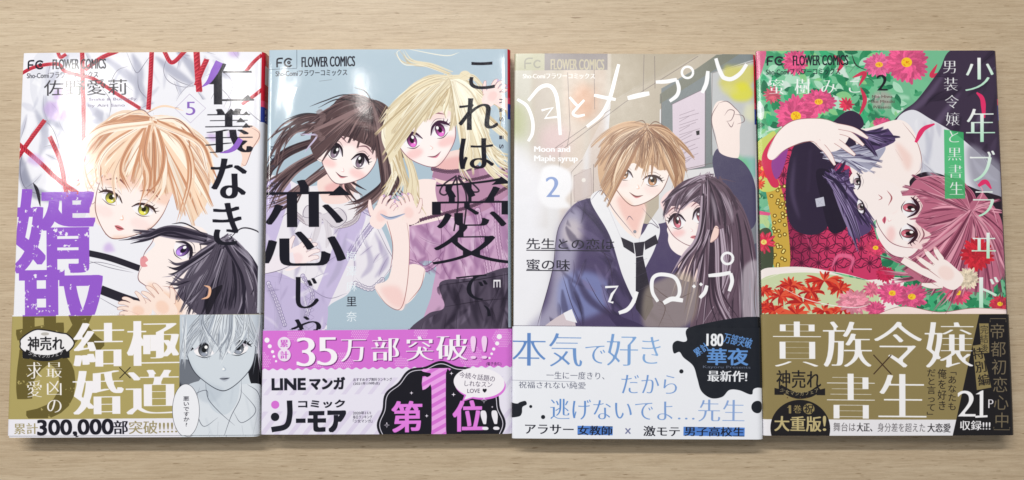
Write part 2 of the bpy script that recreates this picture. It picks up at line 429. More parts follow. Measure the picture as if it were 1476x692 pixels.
def leaves(s, cx, cy, r, n, cols, seed=0, ry=None):
    g = np.random.default_rng(seed); ry = ry or r
    for i in range(n):
        x, y = cx + g.uniform(-1, 1) * r, cy + g.uniform(-1, 1) * ry; a = g.uniform(0, 6.28); L = g.uniform(9, 24)
        e = (x + math.cos(a) * L, y + math.sin(a) * L); col = cols[g.integers(len(cols))]
        s.fill(ribbon(bez((x, y), (x + math.cos(a + .3) * L * .5, y + math.sin(a + .3) * L * .5), e, 7), L * .5), col, .95)
        s.fill(ribbon([(x, y), e], .5), (230, 255, 235) if g.random() < .4 else (10, 90, 60), .5)

def fc_head(s, x, y, k=1., ink=(28, 28, 40), sub=None, alpha=1., skew=0):
    """publisher heading: round FC mark, FLOWER COMICS and the kana line under it."""
    q = lambda a, b: (x + a * k, y + b * k + skew * a)
    L = [[q(1.6, 14), q(1.6, 5.5), q(2.4, 2.4), q(5.5, 1.4), q(10, 1.4)], [q(1.6, 7.6), q(8.5, 7.6)]]
    for p in L: s.fill(ribbon(cr(p), 2.3 * k, 'none'), ink, alpha)
    s.fill(ribbon(ell(*q(18, 7.6), 5.6 * k, n=30, a0=38, a1=322), 2.4 * k, 'none'), ink, alpha)
    for i in range(5):
        a = 6.283 * i / 5 - 1.57; cx, cy = q(18.6, 7.6); s.fill(ell(cx + math.cos(a) * 1.7 * k, cy + math.sin(a) * 1.7 * k, 1.15 * k, n=10), ink, alpha)
    T(s, 'FLOWER COMICS', (x + 37 * k, y + skew * 60, x + 113 * k, y + 14.5 * k + skew * 60), ink, alpha=alpha, wx=.75)
    T(s, 'Sho-Comiフラワーコミックス', (x - .5, y + 18.5 * k + skew * 50, x + 102 * k, y + 27.5 * k + skew * 50), sub or ink, alpha=alpha, wx=.15)

def sparkle(s, x, y, r, col, hollow=False):
    p = []
    for i in range(8):
        a = i * math.pi / 4; q = r if i % 2 == 0 else r * .3; p.append((x + q * math.sin(a), y - q * math.cos(a)))
    if hollow: s.fill(ribbon(np.array(p + p[:1]), .7, 'none'), col)
    else: s.fill(p, col)
FAIR = dict(base=(246, 218, 192), dark=(208, 150, 114), light=(255, 243, 228), line=(128, 74, 62))
INK = dict(base=(84, 76, 92), dark=(38, 32, 48), light=(150, 142, 158), line=(18, 14, 24))

def spine_print(s, quad, yb, top=(206, 24, 48), body=(226, 228, 238), x0=None):
    """the strip past the front: red and blue publisher block over the spine ground (sheet pixels)."""
    a = s.W - int(3.6 * S); e = s.full; h = s.H; hb = int(s.tx([quad[1], (quad[1][0], yb)])[1][1])
    s.a[:hb, a:e] = np.array(body) / 255.
    s.a[: int(h * .13), a:e] = np.array(top) / 255.
    s.a[int(h * .035): int(h * .085), a + int(S * 7): e] = np.array((235, 232, 240)) / 255.
    s.a[int(h * .13): int(h * .147), a:e] = np.array((222, 70, 110)) / 255.
    s.a[int(h * .147): int(h * .187), a:e] = np.array((44, 62, 150)) / 255.

def mark_FC_spine(s, quad):
    B = np.array(quad, float); tr = B[1]
    for i, ch in enumerate('FC'):
        T(s, ch, (tr[0] + 4, tr[1] + 83 + 9 * i, tr[0] + 9, tr[1] + 89 + 9 * i), (235, 238, 250), wx=.5)

# ---------------------------------------------------------------- book one: white cover, red ropes, gold band
def book_one():
    quad = [(37, 67), (384, 70), (371, 629), (12, 625)]
    s = Sheet(quad, 352, 560, 44, (238, 238, 245))
    SP = dict()
    # crumpled white shirts
    G = (196, 198, 212); D = (150, 152, 172)
    s.fill(cr([(60, 66), (120, 66), (138, 120), (120, 165), (95, 180), (66, 168), (48, 120)], True), (226, 227, 236))
    folds(s, [[(150, 72), (180, 95), (205, 118), (215, 150)], [(128, 140), (150, 160), (178, 168)], [(88, 200), (100, 235), (92, 262)], [(55, 150), (70, 185), (60, 220)],
              [(195, 70), (205, 100), (200, 140)], [(228, 75), (255, 98), (285, 118)], [(262, 70), (280, 90), (292, 118)], [(318, 100), (345, 112), (338, 140)]], 13, (178, 180, 198), .9, 2)
    folds(s, [[(36, 235), (44, 262), (70, 276), (100, 280)], [(33, 215), (38, 245), (50, 262)]], 16, D, .85, 2)
    folds(s, [[(105, 180), (122, 205), (128, 232)], [(64, 172), (80, 168), (94, 178)], [(150, 190), (130, 215), (115, 232)]], 9, (170, 172, 192), .95, 1.6)
    s.lines([[(60, 168), (44, 195), (33, 230), (40, 262), (68, 274), (98, 276)], [(62, 166), (74, 170), (84, 186), (92, 214)], [(94, 226), (112, 206), (134, 192), (152, 184)],
             [(186, 66), (196, 90), (203, 98), (215, 82), (224, 70)], [(160, 122), (172, 96), (190, 88)], [(203, 98), (205, 122), (222, 142)], [(246, 100), (262, 112), (284, 120)],
             [(247, 72), (240, 95), (248, 112), (270, 120), (288, 116)], [(300, 104), (322, 98), (339, 117), (326, 150)], [(118, 226), (104, 246), (92, 282)], [(96, 262), (88, 284), (84, 300)],
             [(355, 150), (372, 166), (386, 176)], [(150, 118), (164, 140), (160, 168)], [(82, 178), (92, 196)], [(320, 120), (336, 140), (330, 160)]], .8, (96, 92, 112), .85)
    s.fill(cr([(362, 176), (378, 186), (376, 200), (366, 212), (358, 232), (350, 236), (352, 222), (346, 204), (350, 186)], True), (248, 218, 204))
    s.lines([[(362, 178), (377, 190), (366, 212), (357, 234), (351, 232)], [(350, 206), (356, 214)]], .9, (150, 100, 95), .9)
    s.fill(cr([(98, 268), (118, 262), (128, 300), (112, 318), (96, 302)], True), (226, 226, 234))
    cloth(s, [(120, 66), (340, 66), (340, 130), (240, 150), (130, 240), (60, 280), (34, 240), (40, 130)], 90, (176, 178, 198), (252, 252, 255), (104, 98, 118), 75, 3, 8, 36, 40)
    # ropes
    for p, w in (([(34, 97), (57, 87), (88, 84), (98, 94), (120, 101), (141, 107), (172, 128), (206, 150)], 5), ([(123, 66), (124, 110), (125, 160), (124, 246)], 6.2),
                 ([(174, 66), (150, 76), (127, 93)], 6), ([(69, 165), (50, 190), (27, 222)], 6.4), ([(76, 189), (90, 222), (98, 262), (104, 300)], 6.4),
                 ([(26, 195), (58, 223), (86, 250), (118, 274), (143, 295), (153, 306), (158, 330)], 6.6), ([(223, 66), (221, 110), (218, 152)], 6.6),
                 ([(240, 66), (252, 84), (271, 67)], 6), ([(287, 66), (289, 100), (291, 127)], 9), ([(302, 80), (293, 100), (287, 118)], 7.5), ([(88, 66), (92, 74), (100, 70)], 5),
                 ([(381, 74), (370, 84), (358, 98)], 5), ([(388, 118), (372, 132), (352, 146)], 5), ([(118, 250), (130, 262), (133, 290), (152, 312)], 8)):
        rope(s, p, w)
    for x, y, r in ((84, 152, 20), (56, 223, 12), (160, 352, 9), (340, 72, 8), (96, 130, 16), (338, 190, 8), (310, 193, 7)):
        s.fill(cr(ell(x, y, r, r * .7, 20, 10) + _rng.normal(0, r * .12, (10, 2)), True), (196, 160, 224), .6, soft=2.2)
    # dark bands behind
    s.fill(ribbon(cr([(52, 256), (58, 268), (62, 290)]), 5), (36, 32, 44))
    s.fill(ribbon(cr([(118, 356), (160, 366), (204, 382)]), 9, 'none'), (38, 34, 46)); s.fill(ribbon(cr([(148, 412), (178, 424), (212, 436)]), 13, 'none'), (38, 34, 46))
    s.lines([[(126, 368), (160, 380), (195, 388)], [(108, 388), (140, 372), (190, 384)], [(140, 420), (175, 440), (196, 448)]], .8, (90, 85, 100), .8)
    # young man with fair hair, leaning over
    s.fill(cr([(118, 240), (150, 250), (155, 320), (128, 296)], True), (250, 232, 224))
    f = face(s, (196, 274), 51, 21, turn=-.35, skin=(252, 240, 236), shade=(244, 196, 172), iris=(168, 162, 52), line=(120, 66, 58), lash=(60, 36, 34), eh=.36, ew=.62, openness=.72, mouth='flat', blush=.35, ey=.3, ear=-1)
    hair(s, (222, 170), [(138, 262), (150, 240), (168, 246), (180, 250), (196, 246), (206, 258), (222, 262), (234, 276), (250, 272), (258, 290), (268, 300), (288, 268)], 120, **FAIR, w=7, bulge=.12, seed=4, jit=7, rj=5)
    hair(s, (222, 166), [(128, 262), (124, 236), (134, 210), (142, 200)], 46, **FAIR, w=8, both=True, bulge=.34, seed=5, jit=7, rj=4)
    hair(s, (224, 168), [(282, 316), (300, 290), (304, 260), (296, 228), (284, 206)], 70, **FAIR, w=8, both=True, bulge=-.36, seed=6, jit=8, rj=4)
    locks(s, [[(222, 168), (170, 200), (148, 232), (152, 262)], [(220, 168), (190, 205), (176, 240), (186, 272)], [(226, 170), (240, 220), (236, 262), (216, 290)],
              [(228, 168), (266, 200), (276, 250), (262, 310)], [(222, 170), (210, 215), (214, 250), (204, 282)], [(228, 170), (290, 200), (308, 240), (314, 258)],
              [(220, 168), (150, 180), (124, 214), (128, 256), (138, 276)]], 6, **FAIR, n=6, spread=7, seed=8)
    s.lines([[(214, 158), (236, 148), (262, 150)], [(224, 166), (208, 152), (180, 160)], [(228, 166), (262, 168), (290, 200)]], 1.6, FAIR['line'], .8)
    s.lines([[(214, 156), (240, 147), (268, 154)], [(222, 164), (204, 154), (172, 166)]], 3, FAIR['base'], 1)
    # dark-haired person looking up, in profile
    s.fill(cr([(214, 360), (208, 366), (205, 376), (203, 388), (202, 398), (208, 404), (216, 410), (228, 430), (232, 450), (300, 452), (300, 330), (226, 330), (220, 338), (226, 348)], True), (253, 240, 236))
    s.fill(cr([(216, 404), (240, 416), (262, 426), (262, 452), (230, 452)], True), (246, 206, 180), .8, soft=3)
    s.fill(cr([(205, 368), (211, 364), (216, 370), (212, 374), (215, 379), (206, 379)], True), (228, 140, 146), .85)
    s.line([(226, 332), (222, 344), (212, 358), (208, 368)], 1, (110, 60, 66)); s.lines([[(208, 378), (202, 390), (203, 400), (214, 409), (226, 424)]], 1.1, (110, 60, 66), .9)
    e = frame((266, 356), 24, 62); eye(s, e, 0, 0, 1.15, .95, (132, 92, 178), (34, 26, 40), 1, .95)
    s.fill(ribbon(cr([(276, 330), (290, 346), (292, 366)]), 1.4), (60, 48, 60), .8)
    hair(s, (318, 346), [(196, 330), (226, 326), (258, 330), (286, 338), (300, 350)], 60, **INK, w=8, bulge=.05, seed=10, jit=4, rj=6)
    hair(s, (330, 344), [(268, 405), (258, 420), (276, 440), (290, 452), (320, 460), (350, 460), (372, 452), (378, 430)], 130, **INK, w=7, bulge=.22, seed=11, jit=8, rj=7)
    s.fill(ribbon(cr([(300, 452), (306, 426), (322, 408)]), 14), (20, 16, 26), .8)
    locks(s, [[(318, 346), (282, 372), (256, 386), (240, 384)], [(320, 350), (290, 392), (262, 408), (244, 404)], [(322, 352), (304, 400), (280, 432), (270, 444)],
              [(340, 348), (366, 380), (374, 420), (370, 448)], [(330, 346), (352, 390), (352, 430), (346, 452)], [(300, 338), (250, 326), (216, 336), (190, 338)]], 5, **INK, n=7, spread=8, seed=12)
    s.lines([[(330, 344), (350, 326), (372, 330), (378, 340)], [(300, 336), (270, 318), (250, 318)]], 2, INK['line'], .85)
    s.fill(ribbon(cr([(345, 352), (362, 372), (366, 392)]), 5), (172, 166, 182), .8, soft=1.4)
    s.fill(ribbon(cr([(296, 408), (304, 412), (302, 424), (292, 428)]), 4), (236, 184, 150))
    hand(s, (232, 432), 30, -42, curl=.25, skin=(252, 230, 218), shade=(244, 190, 160), flip=-1)
    hand(s, (196, 440), 25, -72, curl=.35, skin=(252, 230, 218), shade=(244, 190, 160), flip=-1)
    s.lines([[(170, 436), (205, 450)], [(236, 408), (252, 412), (262, 430)]], .9, (150, 90, 80), .8)
    # heading, author, number
    fc_head(s, 44, 77, 1.)
    T(s, '佐野愛莉', (68, 107, 187, 130), (34, 30, 40), wx=.1, wy=-.3)
    T(s, 'Snake & Butterfly', (133, 134, 201, 139), (120, 110, 140)); T(s, 'by Airi Sano', (132, 143, 184, 148), (120, 110, 140))
    q = [(277, 130), (300, 151), (278, 172), (256, 151)]; s.fill(ribbon(np.array(q + q[:1]), .8, 'none'), (190, 180, 205))
    M(s, '5', (272, 141, 285, 161), (138, 102, 190), w=.5)
    # title
    K = (26, 24, 36)
    M(s, '仁', (303, 82, 369, 150), K, w=2.3, dir='h'); M(s, '義', (298, 148, 368, 220), K, w=1.7, dir='h')
    for p in ([(352, 139), (361, 132), (366, 139)], [(328, 160), (336, 152), (346, 160)], [(352, 162), (358, 156), (363, 162)], [(344, 172), (350, 165), (357, 172)], [(352, 180), (358, 173), (364, 180)]): s.fill(p, K)
    s.fill(ribbon(cr([(320, 84), (313, 98), (305, 112), (295, 120)]), 11, [1, 1, .6, .1]), (150, 104, 204))
    s.fill(ribbon(cr([(350, 196), (342, 208), (332, 214), (320, 216)]), 8, [1, 1, .6, .1]), (150, 104, 204))
    M(s, 'な', (303, 218, 361, 288), K, w=1.4, dir='h', e=.5); M(s, 'き', (302, 282, 356, 356), K, w=1.3, dir='h', e=.4)
    P = (150, 92, 206)
    T(s, '婿', (20, 262, 142, 390), P, dir='h', wx=6.5, wy=5, grunge=.37)
    spine_print(s, quad, 449, **SP)
    # ---- band
    y0 = 449
    B = [(6, y0), (440, y0 + 2), (440, 640), (6, 640)]
    GO = (176, 162, 100); GD = (104, 92, 44)
    s.setclip([(0, 300), (392, 300), (392, y0 + 1), (0, y0)])
    T(s, '取', (28, 374, 156, 504), P, dir='h', wx=8, wy=6, grunge=.37)
    s.setclip(); s.fill(B, GO)
    s.fill([(0, 598), (266, 600), (266, 640), (0, 640)], (238, 236, 244))
    s.setclip([(0, y0), (440, y0 + 2), (440, 599), (0, 597)])
    T(s, '取', (28, 374, 156, 504), GD, dir='h', wx=8, wy=6, grunge=.33); T(s, 'り', (8, 490, 134, 606), GD, dir='h', wx=12, wy=6, grunge=.33)
    s.setclip()
    for x, y, c in ((115, 458, '結'), (113, 527, '婚')): M(s, c, (x - 4, y - 2, x + 70, y + 70), (246, 243, 246), w=1.9, dir='h')
    for x, y, c in ((192, 456, '極'), (189, 527, '道')): M(s, c, (x - 4, y - 2, x + 74, y + 72), (246, 243, 246), w=1.9, dir='h')
    s.fill([ribbon([(177, 525), (193, 541)], 1.3, 'none'), ribbon([(193, 525), (177, 541)], 1.3, 'none')], (48, 40, 26))
    M(s, '最凶の', (71, 514, 96, 592), (245, 240, 236), w=.5, dir='v'); M(s, '求愛', (43, 514, 67, 568), (245, 240, 236), w=.5, dir='v')
    T(s, '累計', (25, 604, 59, 620), (168, 156, 116), wx=.6); T(s, '300,000', (59, 600, 167, 625), (24, 22, 34), wx=1.9, wy=1.2)
    T(s, '部', (168, 602, 188, 622), (24, 22, 34), wx=1); T(s, '突破!!!!!', (190, 603, 259, 622), (160, 148, 108), wx=.6)
    # badge
    c = cr(ell(72, 489, 38, 19, 0, 12) + np.array([[2 * math.cos(i * 3.1), 2.6 * math.sin(i * 2.1)] for i in range(12)]), True)
    s.fill(ribbon(np.vstack([c, c[:1]]), 3.6, 'none'), (34, 30, 30)); s.fill(c, (240, 238, 240))
    T(s, '神売れ', (46, 479, 98, 499), (26, 24, 28), wx=.9, wy=.3); s.fill(ell(71, 475, 6, 2.4), (190, 186, 180))
    s.fill(ribbon(cr([(42, 501), (56, 508), (72, 510), (88, 508), (102, 501)]), 9, 'none'), (28, 26, 28))
    s.fill([[(38, 500), (50, 502), (48, 511), (38, 510)], [(106, 500), (94, 502), (96, 511), (106, 510)]], (28, 26, 28))
    for i, ch in enumerate('少女マンガフェア'):
        u = (i - 3.5) / 3.5; T(s, ch, (72 + u * 22 - 3.2, 506.5 - 4 * u * u - 3, 72 + u * 22 + 3.2, 506.5 - 4 * u * u + 3.4), (238, 236, 238), rot=-u * 16, dir='h', wx=.1)
    # comic panel at the right of the band, in grey ink
    pan = [(264, y0 + 1), (440, y0 + 3), (440, 640), (262, 640)]
    s.fill(pan, (212, 220, 228)); s.setclip(pan)
    s.fill(cr([(255, 518), (290, 520), (292, 545), (258, 560)], True), (20, 20, 28)); s.fill(cr([(362, 515), (385, 512), (385, 560), (366, 552)], True), (20, 20, 28))
    s.fill(cr([(262, 566), (300, 545), (345, 552), (385, 560), (390, 645), (255, 645)], True), (222, 228, 235))
    s.fill(cr([(303, 538), (345, 538), (346, 575), (328, 596), (306, 582)], True), (208, 217, 226))
    gk = dict(base=(214, 221, 229), dark=(176, 184, 196), light=(232, 237, 242), line=(40, 44, 56))
    face(s, (322, 492), 50, -3, turn=.05, skin=(212, 220, 228), shade=(186, 196, 208), iris=(96, 102, 114), line=(44, 48, 60), lash=(22, 22, 30), eh=.4, ew=.62, blush=0, mouth='flat', lip=(180, 186, 198), ey=.16, openness=.85)
    hair(s, (330, 420), [(262, 520), (276, 478), (284, 500), (300, 490), (318, 510), (326, 492), (340, 508), (352, 480), (372, 500), (384, 530)], 90, **gk, w=5, bulge=.06, seed=14, jit=6, rj=16, lines=.95)
    locks(s, [[(300, 440), (296, 470), (316, 508)], [(340, 440), (336, 480), (318, 512)], [(360, 440), (356, 480), (338, 500)], [(272, 450), (270, 490), (264, 530)], [(380, 450), (376, 500), (372, 530)]], 3, **gk, n=6, spread=6, seed=15)
    s.lines([[(300, 548), (304, 572), (320, 592), (342, 612)], [(352, 546), (350, 572), (336, 600), (322, 640)], [(270, 572), (300, 560), (304, 574)], [(360, 552), (376, 566), (384, 600)], [(292, 556), (286, 580), (296, 612), (318, 600)],
             [(350, 560), (372, 590), (352, 608), (340, 592)], [(318, 606), (316, 640)], [(376, 590), (366, 632)], [(306, 620), (296, 640)], [(352, 612), (356, 640)]], .8, (60, 64, 78), .9)
    folds(s, [[(300, 600), (310, 630)], [(358, 570), (368, 620)], [(306, 560), (320, 585)], [(340, 556), (336, 580)]], 6, (160, 170, 184), .5)
    s.setclip()
    b = cr(ell(272, 589, 19, 38, 0, 14), True); s.fill(ribbon(np.vstack([b, b[:1]]), 1.1, 'none'), (60, 60, 70)); s.fill(b, (240, 241, 246))
    T(s, '悪いですか?', (268, 568, 277, 613), (36, 34, 44), dir='v', wx=.15)
    mark_FC_spine(s, quad)
    return s

# ---------------------------------------------------------------- book two: pale blue cover, two girls, pink band
BRUN = dict(base=(92, 70, 72), dark=(52, 38, 44), light=(142, 116, 116), line=(30, 20, 26))
BLON = dict(base=(238, 226, 196), dark=(208, 188, 150), light=(252, 246, 226), line=(160, 134, 104))
def frill(s, pts, w, col, line, step=5.):
    P = cr(pts, n=14); d = np.r_[0, np.cumsum(np.linalg.norm(np.diff(P, axis=0), axis=1))]; L = []
    for q in np.arange(0, d[-1], step):
        x = np.interp(q, d, P[:, 0]); y = np.interp(q, d, P[:, 1]); L.append(ell(x, y, w * .5, n=12))
    s.fill(L, line, .9); s.fill([l * .0 + (l - l.mean(0)) * .78 + l.mean(0) for l in L], col); s.fill(ribbon(P, w * .35, 'none'), line, .45)

def book_two():
    quad = [(389, 66), (734, 70), (737, 627), (373, 624)]
    s = Sheet(quad, 352, 560, 44, (176, 196, 210))
    SP = dict(body=(170, 188, 202)); s.fill([(388, 66), (740, 66), (740, 200), (385, 200)], (190, 208, 220), .6, soft=14)
    # girl with dark bob: blouse
    W = (236, 232, 240); LA = (202, 190, 226)
    s.fill(cr([(366, 268), (400, 246), (440, 262), (500, 258), (520, 282), (548, 320), (566, 372), (548, 402), (534, 412), (512, 402), (500, 420), (470, 440), (462, 480), (366, 480)], True), W)
    s.fill(cr([(366, 300), (378, 262), (402, 250), (420, 262), (404, 320), (384, 372), (366, 380)], True), LA)
    s.fill(cr([(500, 300), (528, 294), (520, 330), (480, 420), (454, 470), (430, 470), (462, 400)], True), LA)
    s.fill(cr([(366, 384), (430, 400), (470, 430), (456, 480), (366, 480)], True), (198, 186, 222))
    folds(s, [[(540, 330), (556, 370), (540, 396)], [(526, 340), (534, 376), (520, 396)], [(414, 300), (430, 360), (424, 400)], [(380, 400), (400, 440), (396, 470)], [(440, 410), (436, 450), (440, 470)], [(500, 330), (488, 380), (470, 410)], [(378, 290), (380, 340), (372, 370)]], 9, (176, 168, 198), .6)
    frill(s, [(402, 250), (382, 268), (374, 300), (370, 330)], 11, LA, (128, 116, 160)); frill(s, [(524, 296), (540, 310), (520, 340), (504, 366)], 10, (218, 210, 232), (128, 116, 160))
    frill(s, [(512, 404), (534, 412), (552, 398)], 8, W, (128, 120, 150)); frill(s, [(386, 402), (398, 430), (410, 466)], 7, (222, 214, 236), (120, 108, 150)); frill(s, [(436, 392), (450, 420), (440, 452)], 7, (222, 214, 236), (120, 108, 150))
    s.lines([[(532, 300), (556, 350), (566, 374), (548, 402)], [(508, 400), (512, 380)], [(428, 396), (470, 424), (500, 418)], [(372, 388), (426, 398)], [(420, 300), (424, 350)], [(450, 330), (440, 388)],
             [(396, 400), (394, 468)], [(404, 402), (404, 468)], [(470, 360), (452, 400)], [(560, 360), (540, 374)]], .8, (120, 112, 140), .85)
    for y in range(398, 466, 11): s.lines([[(436, y), (452, y + 10)], [(452, y), (436, y + 10)]], 1.6, (96, 86, 120), .8)
    cloth(s, [(400, 250), (520, 290), (566, 372), (540, 408), (500, 410), (462, 470), (366, 470), (366, 300)], 90, (170, 158, 194), (252, 250, 255), (110, 100, 136), 100, 5, 6, 30)
    # collar and bow
    s.fill(cr([(440, 262), (470, 274), (500, 262), (520, 280), (508, 314), (482, 318), (460, 300), (446, 316), (424, 300)], True), (240, 236, 240))
    frill(s, [(424, 300), (446, 316), (460, 304), (484, 320), (512, 312), (521, 284)], 8, (214, 206, 212), (140, 126, 140), 4)
    s.fill(cr([(464, 302), (444, 290), (436, 302), (444, 318), (462, 308), (484, 324), (500, 312), (494, 296)], True), (220, 214, 222)); s.fill([ribbon(cr([(464, 306), (456, 330), (450, 350)]), 9), ribbon(cr([(466, 306), (474, 330), (470, 352)]), 9)], (220, 214, 222))
    s.lines([[(464, 304), (444, 290), (438, 306), (462, 308)], [(466, 304), (488, 294), (500, 310), (484, 322), (466, 308)], [(458, 310), (450, 345)], [(472, 312), (474, 350)]], .8, (110, 100, 120), .9)
    # neck, hair behind
    s.fill(cr([(462, 250), (512, 240), (506, 282), (474, 288), (462, 276)], True), (248, 222, 216)); s.fill(cr([(470, 262), (510, 250), (500, 272), (478, 276)], True), (236, 176, 176), .7, soft=2)
    locks(s, [[(470, 190), (420, 210), (394, 236), (384, 262)], [(474, 210), (430, 236), (404, 262), (388, 284)], [(478, 232), (440, 262), (420, 282), (392, 292)], [(470, 175), (430, 180), (405, 200), (392, 228)],
              [(490, 160), (446, 162), (416, 176), (400, 196)], [(560, 210), (560, 250), (548, 278), (530, 292)], [(556, 230), (552, 262), (528, 288), (512, 296)], [(500, 240), (500, 262), (520, 280)], [(566, 220), (574, 250), (560, 272), (562, 290)]], 4.6, **BRUN, n=10, spread=9, seed=21)
    f = face(s, (506, 212), 40, 22, turn=-.12, skin=(254, 243, 240), shade=(244, 204, 204), iris=(92, 76, 92), line=(110, 70, 80), lash=(36, 24, 34), eh=.5, ew=.56, blush=.9, ey=.22, squash=.92)
    s.fill(cr([(458, 196), (450, 206), (456, 222), (466, 226)], True), (252, 236, 232)); s.lines([[(459, 195), (450, 204), (455, 220), (466, 226)]], .9, (110, 70, 80))
    hair(s, (537, 145), [(458, 208), (472, 188), (488, 190), (504, 193), (519, 200), (532, 206), (544, 216), (550, 236)], 110, **BRUN, w=5.5, bulge=.1, seed=22, jit=4, rj=6)
    inklines(s, (537, 145), [(458, 208), (472, 188), (488, 190), (504, 193), (519, 200), (532, 206), (544, 216), (550, 236)], 60, BRUN['line'], bulge=.12)
    hair(s, (538, 143), [(456, 226), (448, 200), (458, 170), (478, 152)], 60, **BRUN, w=6.5, both=True, bulge=.26, seed=23, jit=6)
    hair(s, (538, 143), [(554, 290), (566, 270), (574, 236), (572, 200), (562, 170)], 90, **BRUN, w=6.5, both=True, bulge=-.25, seed=24, jit=5)
    s.fill(ribbon(cr([(500, 168), (530, 176), (560, 192)]), 7), (178, 150, 146), .5, soft=2.5)
    s.lines([[(538, 144), (528, 128), (512, 122)], [(534, 144), (500, 132), (470, 140), (448, 148)], [(530, 146), (490, 138), (460, 150)], [(536, 144), (520, 134), (506, 133)], [(470, 160), (440, 158), (412, 166)], [(462, 112), (480, 110)]], 1.7, BRUN['line'], .8)
    s.fill(ribbon(cr([(432, 187), (446, 188), (458, 190), (446, 206), (440, 214)]), 2.6), (206, 196, 224)); s.lines([[(430, 186), (458, 188)], [(458, 192), (442, 212)]], .8, (120, 108, 150))
    s.fill([ell(462 + 5 * math.sin(i), 156 + i * 5.4, 5, 3.6, -30) for i in range(8)], BRUN['light'], .55); s.lines([[(460 + 5 * math.sin(i) - 5, 156 + i * 5.4), (460 + 5 * math.sin(i) + 5, 153 + i * 5.4)] for i in range(8)], 1.1, BRUN['line'], .8)
    # girl with blonde hair: dress, shoulders, arm
    DR = (204, 164, 198); SK = (252, 234, 230)
    s.fill(cr([(700, 240), (745, 262), (745, 470), (616, 480), (622, 420), (628, 380), (612, 372), (582, 374), (580, 300), (600, 270), (650, 240)], True), DR)
    s.fill(cr([(590, 262), (612, 254), (640, 262), (690, 300), (640, 312), (582, 320), (584, 282)], True), SK)
    s.fill(cr([(628, 262), (650, 240), (700, 238), (738, 250), (738, 272), (700, 300), (660, 310), (636, 300)], True), (188, 142, 172))
    folds(s, [[(590, 330), (600, 350), (616, 366)], [(600, 324), (630, 350), (632, 372)], [(650, 330), (652, 370), (664, 396)], [(680, 330), (690, 360), (684, 394)], [(716, 300), (728, 340), (722, 380)], [(660, 270), (680, 290)], [(690, 380), (720, 396)]], 11, (150, 104, 150), .55, 2)
    folds(s, [[(612, 332), (636, 340)], [(664, 340), (676, 380)], [(704, 320), (706, 360)]], 8, (234, 208, 232), .8, 2)
    frill(s, [(582, 372), (600, 378), (614, 384), (632, 372)], 10, (214, 176, 208), (130, 86, 126)); frill(s, [(688, 300), (694, 330), (700, 360), (706, 394)], 9, (222, 186, 216), (140, 96, 136)); frill(s, [(716, 290), (716, 330), (722, 370), (728, 396)], 9, (214, 176, 208), (140, 96, 136))
    cloth(s, [(582, 330), (640, 312), (738, 276), (740, 396), (640, 400), (600, 372)], 80, (146, 98, 144), (236, 212, 234), (108, 62, 104), 80, 6, 7, 34)
    for P in ([(580, 324), (610, 312), (650, 302), (690, 290), (740, 262)], [(628, 250), (660, 256), (700, 252), (738, 236)]):
        frill(s, P, 5.5, (120, 84, 108), (64, 40, 58), 4)
    s.lines([[(582, 324), (580, 350), (582, 372)], [(634, 366), (636, 330), (628, 300)], [(636, 372), (646, 400)], [(600, 340), (622, 366)], [(650, 262), (640, 300)]], .9, (110, 66, 106), .9)
    s.fill(cr([(634, 404), (680, 398), (745, 388), (745, 480), (596, 480), (616, 450), (640, 440)], True), (82, 72, 90))
    folds(s, [[(650, 410), (660, 440), (640, 470)], [(690, 400), (684, 440), (690, 470)], [(720, 400), (726, 440), (716, 470)], [(634, 440), (612, 466)]], 9, (44, 36, 52), .8, 2)
    cloth(s, [(634, 408), (740, 394), (745, 476), (600, 476), (640, 440)], 60, (36, 28, 44), (132, 120, 142), (24, 18, 30), 95, 7, 7, 40)
    folds(s, [[(670, 420), (664, 460)], [(706, 410), (704, 460)], [(640, 412), (650, 425)]], 7, (130, 118, 138), .7, 2)
    s.line([(634, 408), (680, 402), (740, 392)], 1.2, (36, 28, 42)); s.lines([[(638, 440), (690, 432), (740, 428)]], 1, (36, 28, 42))
    # neck and choker, bow tails
    s.fill(cr([(626, 226), (668, 214), (672, 256), (640, 262), (626, 252)], True), (248, 222, 216)); s.fill(cr([(626, 232), (664, 222), (666, 240), (640, 244)], True), (236, 176, 176), .7, soft=2)
    s.fill(ribbon(cr([(624, 246), (650, 252), (690, 246)]), 12, 'none'), (176, 130, 160)); frill(s, [(624, 240), (650, 244), (690, 238)], 6, (132, 96, 120), (64, 44, 60), 3.6)
    s.lines([[(658, 250), (640, 262), (634, 274), (644, 276), (658, 252)], [(660, 250), (676, 258), (690, 272), (678, 272), (660, 252)], [(658, 252), (660, 290), (654, 330)], [(660, 252), (672, 280), (668, 330)]], 2.4, (52, 40, 54), .95, 'none')
    # arms and joined hands
    s.fill(cr([(552, 296), (584, 288), (590, 330), (588, 400), (582, 440), (570, 442), (552, 430), (540, 408), (560, 396), (566, 350)], True), SK); s.fill(cr([(588, 380), (612, 384), (606, 410), (590, 432), (578, 430)], True), SK)
    s.fill(cr([(548, 412), (566, 438), (584, 436), (574, 410)], True), (246, 200, 196), .6, soft=3)
    s.lines([[(554, 300), (566, 350), (560, 396)], [(584, 300), (590, 350), (586, 410), (576, 442), (556, 434), (538, 408)], [(612, 384), (606, 410), (588, 432)]], .95, (160, 100, 100), .9)
